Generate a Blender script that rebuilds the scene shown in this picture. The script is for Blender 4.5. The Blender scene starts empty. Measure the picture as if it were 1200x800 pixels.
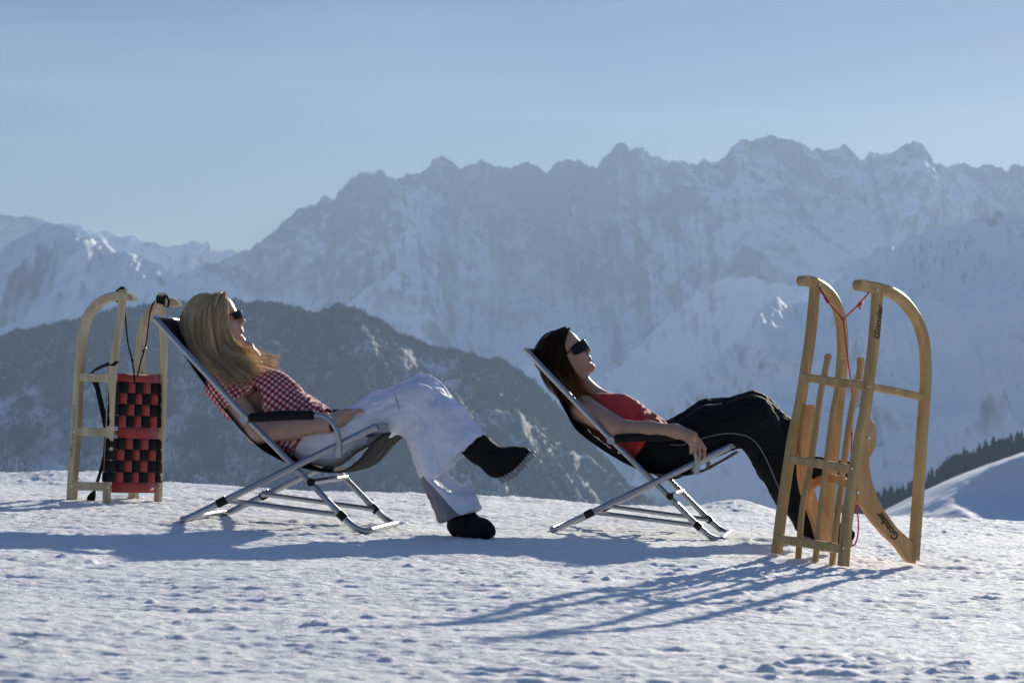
import bpy, bmesh, math, random
import numpy as np
from mathutils import Vector, Matrix

# ------------------------------------------------------------ camera, sky, sun
S = bpy.context.scene
FPX = 2560.0
HZ = 465.0
PITCH = math.atan((HZ-400)/FPX)
CAM = Vector((0, 0, 0.5))
cd = bpy.data.cameras.new('camera'); cam = bpy.data.objects.new('camera', cd)
S.collection.objects.link(cam); S.camera = cam
cam.location = CAM; cam.rotation_euler = (math.pi/2+PITCH, 0, 0)
cd.sensor_width = 36; cd.lens = 36*FPX/1200
cd.clip_start = .1; cd.clip_end = 90000
cd.dof.use_dof = True; cd.dof.focus_distance = 8.2; cd.dof.aperture_fstop = 9

SUN_AZ = math.radians(23)      # to the right of the view direction (+Y)
SUN_EL = math.radians(15.8)
w = bpy.data.worlds.new('World'); S.world = w; w.use_nodes = True
nt = w.node_tree; nt.nodes.clear()
sky = nt.nodes.new('ShaderNodeTexSky'); sky.sky_type = 'NISHITA'; sky.sun_disc = False
sky.sun_elevation = SUN_EL; sky.sun_rotation = SUN_AZ
sky.altitude = 2200; sky.air_density = 1.0; sky.dust_density = 1.0; sky.ozone_density = 3.5
bg = nt.nodes.new('ShaderNodeBackground'); bg.inputs[1].default_value = 0.047
ow = nt.nodes.new('ShaderNodeOutputWorld')
# ramp dims low sky, brightens unseen zenith as fill; faint streaks of cirrus
tc = nt.nodes.new('ShaderNodeTexCoord'); sp = nt.nodes.new('ShaderNodeSeparateXYZ'); nt.links.new(tc.outputs['Generated'], sp.inputs[0])
rp = nt.nodes.new('ShaderNodeValToRGB'); nt.links.new(sp.outputs[2], rp.inputs[0]); el_ = rp.color_ramp.elements
for i, (p, c) in enumerate([(0, (.86, .70, .44)), (.088, (.70, .63, .48)), (.134, (.54, .54, .525)), (.172, (.45, .46, .52)), (.45, (1.0, 1.16, 1.42))]):
    e_ = el_[i] if i < 2 else el_.new(p)
    e_.position = p; e_.color = (*c, 1)
mu = nt.nodes.new('ShaderNodeMix'); mu.data_type = 'RGBA'; mu.blend_type = 'MULTIPLY'; mu.inputs[0].default_value = 1
nt.links.new(sky.outputs[0], mu.inputs[6]); nt.links.new(rp.outputs[0], mu.inputs[7])
mp = nt.nodes.new('ShaderNodeMapping'); mp.inputs['Scale'].default_value = (2.2, 2.2, 26); mp.inputs['Rotation'].default_value = (0, .05, 0); nt.links.new(tc.outputs['Generated'], mp.inputs[0])
cn = nt.nodes.new('ShaderNodeTexNoise'); cn.inputs['Scale'].default_value = 1.6; cn.inputs['Detail'].default_value = 5; nt.links.new(mp.outputs[0], cn.inputs['Vector'])
cr = nt.nodes.new('ShaderNodeValToRGB'); nt.links.new(cn.outputs[0], cr.inputs[0])
cr.color_ramp.elements[0].position = .48; cr.color_ramp.elements[0].color = (0, 0, 0, 1); cr.color_ramp.elements[1].position = .8; cr.color_ramp.elements[1].color = (.22, .22, .22, 1)
cm = nt.nodes.new('ShaderNodeMix'); cm.data_type = 'RGBA'; nt.links.new(cr.outputs[0], cm.inputs[0]); nt.links.new(mu.outputs[2], cm.inputs[6]); cm.inputs[7].default_value = (7.5, 8.4, 9.2, 1)
nt.links.new(cm.outputs[2], bg.inputs[0]); nt.links.new(bg.outputs[0], ow.inputs[0])
sl = bpy.data.lights.new('sun', 'SUN'); sl.energy = 5.0; sl.angle = math.radians(.55); sl.color = (1, .925, .79)
so = bpy.data.objects.new('sun', sl); S.collection.objects.link(so)
sdir = Vector((math.sin(SUN_AZ)*math.cos(SUN_EL), math.cos(SUN_AZ)*math.cos(SUN_EL), math.sin(SUN_EL)))
so.rotation_euler = sdir.to_track_quat('Z', 'Y').to_euler()
S.view_settings.view_transform = 'Standard'; S.view_settings.look = 'None'
S.view_settings.exposure = 0.82; S.view_settings.gamma = 1
S.render.engine = 'CYCLES'
S.cycles.volume_bounces = 1; S.cycles.max_bounces = 6; S.cycles.use_denoising = True

# ------------------------------------------------------------ helpers
def ray(px, py):
    r = Vector((1, 0, 0)); f = Vector((0, math.cos(PITCH), math.sin(PITCH))); u = Vector((0, -math.sin(PITCH), math.cos(PITCH)))
    return f + r*((px-600)/FPX) + u*((400-py)/FPX)
def at(px, py, Y):
    d = ray(px, py); return CAM + d*(Y/d.y)
def on_plane(px, py, p0, n):
    d = ray(px, py); return CAM + d*((p0-CAM).dot(n)/d.dot(n))
def gz(x, y):                      # the lie of the piste without its bumps
    return -.05*x - .015
rng = np.random.RandomState(7)
def perlin(x, y, seed=0):
    x = np.asarray(x, float)+seed*17.13; y = np.asarray(y, float)-seed*9.71
    xi = np.floor(x).astype(np.int64); yi = np.floor(y).astype(np.int64)
    xf = x-xi; yf = y-yi
    def g(ix, iy, fx, fy):
        h = (ix*374761393 + iy*668265263 + seed*1442695) & 0x7fffffff
        h = ((h ^ (h >> 13))*1274126177) & 0x7fffffff
        h = (h ^ (h >> 16)) & 0xffff
        a = h*(2*math.pi/65536)
        return np.cos(a)*fx + np.sin(a)*fy
    u = xf*xf*xf*(xf*(xf*6-15)+10); v = yf*yf*yf*(yf*(yf*6-15)+10)
    n00 = g(xi, yi, xf, yf); n10 = g(xi+1, yi, xf-1, yf); n01 = g(xi, yi+1, xf, yf-1); n11 = g(xi+1, yi+1, xf-1, yf-1)
    return ((n00*(1-u)+n10*u)*(1-v) + (n01*(1-u)+n11*u)*v)*1.4
def fbm(x, y, o=5, seed=0, g=.5, l=2.03):
    s = 0; a = 1; t = 0
    for i in range(o):
        s = s + a*perlin(x, y, seed+i*3); t += a; a *= g; x = x*l; y = y*l
    return s/t
def ridged(x, y, o=6, seed=0, g=.5, l=2.07):
    s = 0; a = 1; t = 0; wt = 1
    for i in range(o):
        r = 1-np.abs(perlin(x, y, seed+i*5)); r = r*r*wt
        wt = np.clip(r*1.7, 0, 1)
        s = s + a*r; t += a; a *= g; x = x*l+.3; y = y*l
    return s/t
def link(o, parent=None):
    S.collection.objects.link(o)
    if parent: o.parent = parent
    return o
def mesh_np(name, V, F, mat, parent=None, smooth=True):
    """V (n,3), F (m,k) numpy"""
    me = bpy.data.meshes.new(name)
    V = np.ascontiguousarray(V, np.float32); F = np.ascontiguousarray(F, np.int32)
    me.vertices.add(len(V)); me.vertices.foreach_set('co', V.ravel())
    k = F.shape[1]
    me.loops.add(F.size); me.loops.foreach_set('vertex_index', F.ravel())
    me.polygons.add(len(F)); me.polygons.foreach_set('loop_start', np.arange(0, F.size, k, dtype=np.int32))
    me.polygons.foreach_set('use_smooth', np.full(len(F), smooth))
    me.update(calc_edges=True); me.validate()
    if mat: me.materials.append(mat)
    return link(bpy.data.objects.new(name, me), parent)
def grid_faces(nr, nc):
    i = np.arange(nr-1)[:, None]*nc + np.arange(nc-1)[None]
    return np.stack([i, i+1, i+nc+1, i+nc], -1).reshape(-1, 4)
def tag(o, label=None, cat=None, group=None, kind=None):
    if label: o['label'] = label
    if cat: o['category'] = cat
    if group: o['group'] = group
    if kind: o['kind'] = kind
    return o
def empty(name, loc=(0, 0, 0), **k):
    o = bpy.data.objects.new(name, None); o.empty_display_size = .1; S.collection.objects.link(o); o.location = loc
    return tag(o, **k)
def keep(o, parent):
    """parent o (built in world coordinates) to an Empty that only has a location"""
    o.parent = parent; o.matrix_parent_inverse = Matrix.Translation(-Vector(parent.location)); return o

def mat(name, color=(.5, .5, .5), rough=.6, metal=0., **kw):
    m = bpy.data.materials.new(name); m.use_nodes = True
    b = m.node_tree.nodes['Principled BSDF']
    b.inputs['Base Color'].default_value = (*color, 1); b.inputs['Roughness'].default_value = rough
    b.inputs['Metallic'].default_value = metal
    for k, v in kw.items(): b.inputs[k.replace('_', ' ')].default_value = v
    return m
class NT:
    def __init__(s, m): s.t = m.node_tree; s.b = s.t.nodes['Principled BSDF']
    def n(s, typ, **kw):
        x = s.t.nodes.new('ShaderNode'+typ)
        for k, v in kw.items(): setattr(x, k, v)
        return x
    def l(s, a, b): s.t.links.new(a, b)
    def noise(s, scale, detail=4, rough=.5, vec=None, stretch=None):
        x = s.n('TexNoise'); x.inputs['Scale'].default_value = scale; x.inputs['Detail'].default_value = detail
        x.inputs['Roughness'].default_value = rough
        if vec is None:
            tc = s.n('TexCoord'); vec = tc.outputs['Object']
        if stretch:
            mp = s.n('Mapping'); mp.inputs['Scale'].default_value = stretch; s.l(vec, mp.inputs[0]); vec = mp.outputs[0]
        s.l(vec, x.inputs['Vector']); return x
    def ramp(s, fac, stops):
        r = s.n('ValToRGB'); e = r.color_ramp.elements
        while len(e) < len(stops): e.new(.5)
        for i, (p, c) in enumerate(stops):
            e[i].position = p; e[i].color = (*c, 1) if len(c) == 3 else c
        s.l(fac, r.inputs[0]); return r
    def bump(s, h, strength=.3, dist=.01, nrm=None):
        b = s.n('Bump'); b.inputs['Strength'].default_value = strength; b.inputs['Distance'].default_value = dist
        s.l(h, b.inputs['Height'])
        if nrm is not None: s.l(nrm, b.inputs['Normal'])
        s.l(b.outputs[0], s.b.inputs['Normal']); return b
# ------------------------------------------------------------ the land
def snow_mat():
    m = mat('snow', (.9, .9, .9), .8); t = NT(m)
    t.b.inputs['Subsurface Weight'].default_value = 0.0
    t.b.inputs['Specular IOR Level'].default_value = .2
    n1 = t.noise(130, 6, .7); n2 = t.noise(22, 4, .6, stretch=(.6, 1.6, 1))
    ad = t.n('Math', operation='MULTIPLY_ADD'); ad.inputs[1].default_value = .45
    t.l(n1.outputs[0], ad.inputs[0]); t.l(n2.outputs[0], ad.inputs[2])
    t.bump(ad.outputs[0], .75, .012)
    c = t.noise(1.3, 3); r = t.ramp(c.outputs[0], [(.3, (.86, .865, .875)), (.7, (.93, .925, .91))]); t.l(r.outputs[0], t.b.inputs['Base Color'])
    sp = t.noise(700, 1); rr = t.ramp(sp.outputs[0], [(.66, (.8, .8, .8)), (.8, (.25, .25, .25))]); t.l(rr.outputs[0], t.b.inputs['Roughness'])
    return m
SNOW = snow_mat()

def spaced(a, b, n, out_lo, out_hi, ratio=1.25):
    c = list(np.linspace(a, b, n)); st = c[1]-c[0]
    lo = []; s = st; p = a
    while p > out_lo: s *= ratio; p -= s; lo.append(p)
    hi = []; s = st; p = b
    while p < out_hi: s *= ratio; p += s; hi.append(p)
    return np.array(lo[::-1]+c+hi)
gx = spaced(-3.4, 3.4, 900, -6000, 6000)
# rows get coarser with distance
yy = [3.3]
while yy[-1] < 14: yy.append(yy[-1]*1.0021)
s = yy[-1]-yy[-2]
while yy[-1] < 4000: s *= 1.13; yy.append(yy[-1]+s)
lo = []; s = .03; p = 3.3
while p > -3000: s *= 1.25; p -= s; lo.append(p)
gy = np.array(lo[::-1]+yy)
GX, GY = np.meshgrid(gx, gy)
def piste(x, y):
    # streaks left by the groomer + crust, clods and small pits, then the roll-off behind the crest
    near = np.exp(-np.maximum(0, np.hypot(x, (y-8)*.7)-14)/25.)
    wx = x + .25*perlin(x*.7, y*.7, 91)
    b = .035*fbm(x*.45, y*.6, 3, 1)
    b = b + .006*fbm(wx*1.3+y*.2, y*5.0, 4, 5)
    r = ridged(x*5.1, y*9.5, 4, 21)
    pm = np.clip(.75+2.2*fbm(x*.8, y*1.3, 3, 66), .15, 1.9)
    b = b + pm*(.0042*(r-.5) + .0045*fbm(x*11, y*34, 3, 65))
    mask = np.clip(fbm(x*1.1, y*1.5, 3, 31)*2.6+.35, 0, 1)
    b = b + .011*mask*np.maximum(0, fbm(x*9, y*12, 3, 41)*1.5)
    cl = fbm(x*17+3, y*17, 2, 51)
    b = b + .022*mask*np.clip(cl-.28, 0, .4)
    pit = fbm(x*4.2, y*6.5, 2, 61)
    b = b + .0045*fbm(x*1.3, y*19, 3, 63) + .0028*fbm(x*4, y*42, 2, 64) - .004*np.clip(pit-.36, 0, .35)
    b = b + .0062*fbm(x*30, y*55, 3, 71, g=.6)
    crest = 10.95 + .3*perlin(x*.5, 0*x, 81)+.15*np.clip(x, -3, 3)*.3
    cr = np.exp(-((y-crest+.2)/.5)**2)
    b = b + cr*(.035*np.maximum(0, fbm(x*1.5, y*1.2, 4, 83)+.1) )
    b = b + .055*np.exp(-((x-1.15)/.16)**2-((y-11.2)/.35)**2)
    b = b + .04*np.exp(-((x+2.1)/.3)**2-((y-11.0)/.3)**2)
    z = -.05*np.clip(x, -8, 8) - .015 + b*near
    d = np.maximum(0, y-crest)
    z = z - np.where(d < 6, .035*d*d+.05*d, .035*36+.3+.47*(d-6))*1.0
    # hillsides falling away on both sides too, far from the picture
    z = z - .2*np.maximum(0, np.abs(x)-30) - .0*np.maximum(0, -y)
    return np.maximum(z, -1600 + 30*fbm(x/900., y/900., 3, 99))
GZ = piste(GX, GY)
g = mesh_np('snow_ground', np.stack([GX, GY, GZ], -1).reshape(-1, 3), grid_faces(len(gy), len(gx)), SNOW)
tag(g, 'trodden sunlit snow in the foreground with crust and long blue shadows', 'snow ground', kind='structure')

def rock_snow(name, lo=.42, hi=.6, rock=(.10, .10, .11), nscale=.004, slope=.62, snow=(.78, .79, .82), top=None):
    m = mat(name, snow, .8); t = NT(m)
    geo = t.n('NewGeometry'); sep = t.n('SeparateXYZ'); t.l(geo.outputs['Normal'], sep.inputs[0])
    no = t.noise(nscale, 8, .62, vec=geo.outputs['Position'])
    no2 = t.noise(nscale*.18, 3, .5, vec=geo.outputs['Position'])
    a = t.n('Math', operation='MULTIPLY_ADD'); t.l(no.outputs[0], a.inputs[0]); a.inputs[1].default_value = 1.1; t.l(sep.outputs[2], a.inputs[2])
    a2 = t.n('Math', operation='MULTIPLY_ADD'); t.l(no2.outputs[0], a2.inputs[0]); a2.inputs[1].default_value = .3; t.l(a.outputs[0], a2.inputs[2])
    r = t.ramp(a2.outputs[0], [(0, (0, 0, 0)), (1, (1, 1, 1))])
    if top:
        sz = t.n('SeparateXYZ'); t.l(geo.outputs['Position'], sz.inputs[0]); m2 = t.n('MapRange'); t.l(sz.outputs[2], m2.inputs['Value'])
        m2.inputs['From Min'].default_value = top[0]; m2.inputs['From Max'].default_value = top[1]; m2.inputs['To Min'].default_value = .10; m2.inputs['To Max'].default_value = top[2]
        a3 = t.n('Math', operation='ADD'); t.l(a2.outputs[0], a3.inputs[0]); t.l(m2.outputs[0], a3.inputs[1]); a2 = a3
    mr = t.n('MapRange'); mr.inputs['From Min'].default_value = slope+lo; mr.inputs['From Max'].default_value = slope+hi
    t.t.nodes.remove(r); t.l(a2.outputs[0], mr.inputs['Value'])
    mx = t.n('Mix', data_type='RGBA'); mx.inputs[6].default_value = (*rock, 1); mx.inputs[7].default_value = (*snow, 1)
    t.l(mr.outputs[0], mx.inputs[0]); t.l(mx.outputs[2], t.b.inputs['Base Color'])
    t.bump(no.outputs[0], .5, 1/nscale*.12)
    return m

def mountain(name, D, prof, front, back, base, amp, wl, seed, mtl, label, n=(520, 230), sx=(-.30, .30), crest_rough=6, p=.85, dense_front=True, wob=.0):
    """a range as a height field in world space: its crest line follows the traced skyline at its own distance"""
    s = np.linspace(sx[0], sx[1], n[0])
    y = D + np.concatenate([-front*np.linspace(1, 0, n[1])**1.7, back*np.linspace(0, 1, 60)[1:]**2.2])
    X = s[None]*D*np.ones((len(y), 1)); Y = y[:, None] + wob*D*perlin(X/(D*.06), X*0, seed+7)
    pp = np.array(prof, float)
    ps = (pp[:, 0]-600)/FPX
    hz = (HZ-pp[:, 1])/FPX*D*1.0
    crest = np.interp(s, ps, hz)
    mpp = D/FPX
    crest = crest + crest_rough*mpp*((ridged(s*75, s*0+.37, 5, seed, g=.62)-.55)*1.7 + .8*fbm(s*190, s*0, 4, seed, g=.65))
    t = np.clip((y-D)/front, -1, 0)*-1           # 0 at crest, 1 at the foot
    t = np.where(y > D, (y-D)/back, t)[:, None]
    pe = p+.22*fbm(s*14, s*0, 3, seed+31)[None]
    h = crest[None] + (base-crest[None])*((t+.006)**pe-.006**pe)
    q = np.clip(t*5, 0, 1)*np.clip(1.15-t*.35, 0, 1)
    Xw = X + .30*(Y-D)*perlin(X/(wl*3), X*0, seed+88)*2 + wl*.8*fbm(X/wl/1.5, Y/wl/1.5, 2, seed+50)
    Yw = Y + wl*.5*fbm(X/wl/1.5+5, Y/wl/1.5, 2, seed+60)
    r = ridged(Xw/wl, Yw/(wl*1.9), 7, seed+11)
    r2 = ridged(Xw/(wl*2.3)+Y/(wl*7), Yw/(wl*4.5), 3, seed+71)
    nz_ = amp*(r-.62)*1.6 + amp*1.3*(r2-.6) + amp*.30*fbm(X/wl*3, Y/wl*3, 6, seed+90, g=.55)
    c0 = nz_[n[1]-1][None]
    nz_ = np.where(y[:, None] > D, c0*np.exp(-t*9)-60*np.clip(t*20, 0, 1), nz_)
    h = h + nz_ - c0*np.exp(-t*9) - amp*.25*np.clip(t*8, 0, 1)*np.exp(-t*3)
    Z = h + CAM.z
    o = mesh_np(name, np.stack([X, Y, Z], -1).reshape(-1, 3), grid_faces(len(y), n[0]), mtl)
    tag(o, label, name.replace('_', ' '), kind='structure')
    return o, X, Y, Z

MAIN = [(-200,330),(200,325),(255,306),(290,293),(305,285),(330,262),(350,243),(357,240),(364,241),(372,237),(378,228),(385,227),(391,231),(395,232),(400,226),(404,225),(410,230),(422,225),(430,222),(450,210),(470,208),(485,203),(500,198),(508,188),(520,183),(533,186),(539,191),(545,193),(553,190),(570,190),(580,194),(590,196),(598,200),(604,192),(612,187),(618,187),(625,192),(640,200),(648,195),(655,190),(665,187),(680,190),(692,192),(700,195),(712,182),(720,173),(728,168),(733,168),(738,175),(748,173),(758,176),(768,183),(775,187),(790,190),(800,186),(810,187),(820,190),(835,187),(845,182),(855,176),(868,164),(875,166),(885,162),(897,160),(910,159),(922,160),(930,163),(938,170),(945,172),(955,175),(965,174),(978,170),(984,171),(990,168),(997,174),(1003,178),(1010,183),(1015,180),(1020,176),(1028,181),(1035,180),(1050,173),(1062,169),(1075,165),(1085,172),(1090,180),(1095,188),(1110,192),(1120,191),(1130,190),(1145,195),(1155,194),(1165,192),(1185,197),(1195,190),(1200,193),(1300,200),(1500,230)]
RS = rock_snow('alpine_snow_and_rock', .36, .72, (.075, .075, .08), .0035, top=(300, 1800, -.17))
RS2 = rock_snow('snowy_slope', .28, .56, (.10, .10, .105), .005)
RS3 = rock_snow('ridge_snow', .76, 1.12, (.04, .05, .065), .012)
mountain('main_mountain_range', 15000, MAIN, 6500, 3500, -1100, 560, 2100, 3, RS, 'high jagged snowy mountain range filling the middle and right of the view', n=(1350, 480), sx=(-.30, .45), crest_rough=6, p=.62)
mountain('mountain_spur', 12000, [(300,640),(480,600),(600,545),(690,470),(742,415),(800,357),(847,325),(870,322),(900,330),(950,335),(1000,325),(1100,310),(1300,300)], 4000, 2500, -1100, 300, 1500, 13, RS, 'hazy snow spur running down to the left in front of the main range', n=(600, 300), crest_rough=8)
mountain('far_mountain_range', 17500, [(-200,262),(0,252),(20,255),(40,253),(55,262),(75,262),(90,265),(105,272),(125,272),(145,275),(165,280),(190,290),(205,288),(225,282),(245,287),(258,297),(270,293),(290,300),(330,330),(420,400),(700,500)], 5200, 1800, -900, 450, 2300, 23, RS, 'distant pale mountain range on the left skyline', n=(700, 240), sx=(-.60, .05), crest_rough=4)
mountain('right_mountain_ridge', 9000, [(500,700),(640,600),(700,540),(760,480),(800,445),(850,408),(900,382),(950,345),(985,325),(1010,300),(1040,286),(1070,277),(1110,264),(1150,256),(1200,243),(1300,215),(1500,190)], 4000, 2500, -1000, 380, 1300, 33, RS2, 'big snowy mountain ridge rising to the right edge behind the wooden sled', n=(760, 320), sx=(-.06, .48), crest_rough=7)
mountain('left_snow_mountain', 10000, [(-250,300),(-60,300),(0,292),(15,283),(28,275),(40,268),(52,264),(60,262),(70,262),(82,267),(95,277),(105,281),(115,283),(130,295),(150,298),(165,297),(185,310),(210,322),(240,328),(265,335),(295,348),(330,358),(380,368),(430,380),(500,400),(560,430),(620,480),(700,560)], 4800, 2500, -800, 400, 1500, 47, RS2, 'snow mountain on the left with sunlit patches below its peaks', n=(800, 320), sx=(-.55, .06), crest_rough=5)
RIDGE = [(a_, b_+5) for a_, b_ in [(-250,430),(0,392),(60,376),(120,362),(180,354),(230,350),(290,350),(320,353),(345,358),(360,363),(380,362),(395,358),(420,360),(435,368),(450,375),(470,388),(490,395),(510,405),(530,408),(560,413),(590,420),(610,432),(630,448),(650,470),(680,500),(720,545),(780,610),(900,700)]]
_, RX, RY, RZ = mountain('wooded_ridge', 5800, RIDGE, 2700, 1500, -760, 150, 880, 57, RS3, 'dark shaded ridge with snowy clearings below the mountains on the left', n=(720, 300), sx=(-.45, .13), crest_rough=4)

FOLI = mat('conifer_needles', (.016, .024, .024), .9)
t_ = NT(FOLI); n_ = t_.noise(.03, 3); r_ = t_.ramp(n_.outputs[0], [(.35, (.012, .018, .019)), (.65, (.028, .04, .036))]); t_.l(r_.outputs[0], t_.b.inputs['Base Color'])
def conifers(name, X, Y, Z, count, hgt, dens, label, seed, sides=5, layers=1):
    r = np.random.RandomState(seed)
    nr, nc = X.shape
    i = r.rand(count*4)*(nr-2); j = r.rand(count*4)*(nc-2)
    ii = i.astype(int); jj = j.astype(int); fi = i-ii; fj = j-jj
    def bl(A): return (A[ii, jj]*(1-fj)+A[ii, jj+1]*fj)*(1-fi)+(A[ii+1, jj]*(1-fj)+A[ii+1, jj+1]*fj)*fi
    x, y, z = bl(X), bl(Y), bl(Z)
    k = dens(x, y, z) > r.rand(len(x)); x, y, z = x[k][:count], y[k][:count], z[k][:count]
    n = len(x); h = hgt*(.4+.9*r.rand(n)**1.5+.3*np.clip(fbm(x/60, y/60, 2, 9), -.5, 1)); rad = h*(.21+.08*r.rand(n)); a0 = r.rand(n)*6.28
    vs = []; fs = []; off = 0
    for L in range(layers):
        f0 = L/layers*.8; f1 = 1 if L == layers-1 else (L+1.45)/layers*.8+.1
        rr = rad*(1-f0*.85)
        ring = [np.stack([x+rr*(.8+.4*r.rand(n))*np.cos(a0+q*2*math.pi/sides+L), y+rr*(.8+.4*r.rand(n))*np.sin(a0+q*2*math.pi/sides+L), z-2*(L == 0)+h*f0], -1) for q in range(sides)]
        V = np.stack(ring+[np.stack([x+.02*h*r.randn(n), y, z+h*f1], -1)], 1)      # n, sides+1, 3
        b = np.arange(n)[:, None]*(sides+1)+off
        fs += [np.concatenate([b+q, b+(q+1) % sides, b+sides], 1) for q in range(sides)]
        vs.append(V.reshape(-1, 3)); off += n*(sides+1)
    o = mesh_np(name, np.concatenate(vs), np.concatenate(fs), FOLI, smooth=False)
    tag(o, label, 'forest', kind='stuff'); return o
def dens1(x, y, z):
    s = x/y*FPX+600
    d = fbm(x/520., y/520., 5, 301, g=.6)*4.0 + .95
    d = d + np.clip((s-230)/120., -.55, .5)
    elev = HZ-(z/y)*FPX
    d = d - np.where(s > 470, .55, 0)*np.clip((520-elev)/80, 0, 1)
    return np.clip(d, 0.02, 1)
conifers('ridge_forest', RX, RY, RZ, 230000, 10.5, dens1, 'dark spruce forest covering the shaded ridge behind the blonde woman', 5)

# near right: wooded hill, and the snow hill in front of it
HILL = [(900,630),(1000,600),(1030,585),(1060,580),(1085,566),(1105,554),(1120,544),(1140,537),(1165,528),(1200,521),(1260,509),(1500,465)]
FFLOOR = rock_snow('forest_floor_snow', 1.0, 1.25, (.03, .035, .032), .02)
_, HX, HY, HZZ = mountain('wooded_hill', 2200, HILL, 680, 850, -200, 18, 290, 67, FFLOOR, 'low snowy hill under dark conifers at the right edge', n=(260, 120), sx=(.08, .40), crest_rough=3)
def dens2(x, y, z): return np.clip(fbm(x/110., y/110., 3, 401)*1.5+1.1, .2, 1)
conifers('hill_forest', HX, HY, HZZ, 18000, 12.5, dens2, 'dark conifer wood on the low hill at the right edge', 6, 6, 3)
def snow_hill():
    s = np.linspace(.145, .50, 300); D = 124.5; B = 118.
    y = np.concatenate([np.linspace(-40, -6.5, 90), np.linspace(-6.5, 2, 90)[1:], np.linspace(2, 60, 40)[1:]])+D
    px = s*FPX+600
    prof = np.array([(960,650),(1040,614),(1075,600),(1090,588),(1110,577),(1130,563),(1150,553),(1175,542),(1200,533),(1260,512),(1400,480),(1700,440),(1900,430)], float)
    cr = np.interp(px, prof[:, 0], (HZ-prof[:, 1])/FPX*D)[None]
    zt = (HZ-595)/FPX*B
    zl = np.interp(px, [950, 1040, 1070, 1095, 1400, 1900], [-9.6, -7.4, zt-.45, zt, zt+.2, zt+.5])[None]
    X = s[None]*D*np.ones((len(y), 1)); Y = y[:, None]*np.ones((1, len(s)))
    u = np.clip((Y-B-.8)/(D-B-.8), 0, 1); u = u*u*(3-2*u)*.7+u*.3
    h = np.where(Y <= D, zl+(cr-zl)*u, cr-.05*(Y-D)**1.25)
    h = h + np.where(Y < B, -.10*np.maximum(0, B-Y)**1.1, 0)
    h = h + (.35*fbm(X/5, Y/6, 4, 501)+.12*fbm(X/1.6, Y/3, 3, 502))*np.clip(np.abs(Y-B-.4)/3, 0, 1)*np.clip((D+8-Y)/8, .2, 1)
    o = mesh_np('snow_hill', np.stack([X, Y, h+CAM.z], -1).reshape(-1, 3), grid_faces(len(y), len(s)), SNOW2)
    tag(o, 'smooth shaded snow hill at the right edge crossed by a bright track', 'snow hill', kind='structure')
SNOW2 = mat('smooth_snow', (.82, .83, .85), .6); _t = NT(SNOW2); _n = _t.noise(.5, 4); _t.bump(_n.outputs[0], .3, .5)
snow_hill()

# ------------------------------------------------------------ air
def haze():
    m = bpy.data.materials.new('haze_air'); m.use_nodes = True; nt = m.node_tree; nt.nodes.clear()
    o = nt.nodes.new('ShaderNodeOutputMaterial'); v = nt.nodes.new('ShaderNodeVolumePrincipled')
    v.inputs['Color'].default_value = (.385, .535, .76, 1); v.inputs['Density'].default_value = HAZE_D
    v.inputs['Anisotropy'].default_value = .25
    nt.links.new(v.outputs[0], o.inputs['Volume'])
    x0, x1, y0, y1, z0, z1 = -13000, 13000, -3500, 19600, -1900, 2500
    V = np.array([(x, y, z) for x in (x0, x1) for y in (y0, y1) for z in (z0, z1)], float)
    F = np.array([(0, 1, 3, 2), (4, 6, 7, 5), (0, 4, 5, 1), (2, 3, 7, 6), (0, 2, 6, 4), (1, 5, 7, 3)])
    h = mesh_np('haze', V, F, m, smooth=False); tag(h, 'thin blue mountain air fading the far ranges', 'haze', kind='stuff')
HAZE_D = 4.4e-5
haze()
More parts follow.
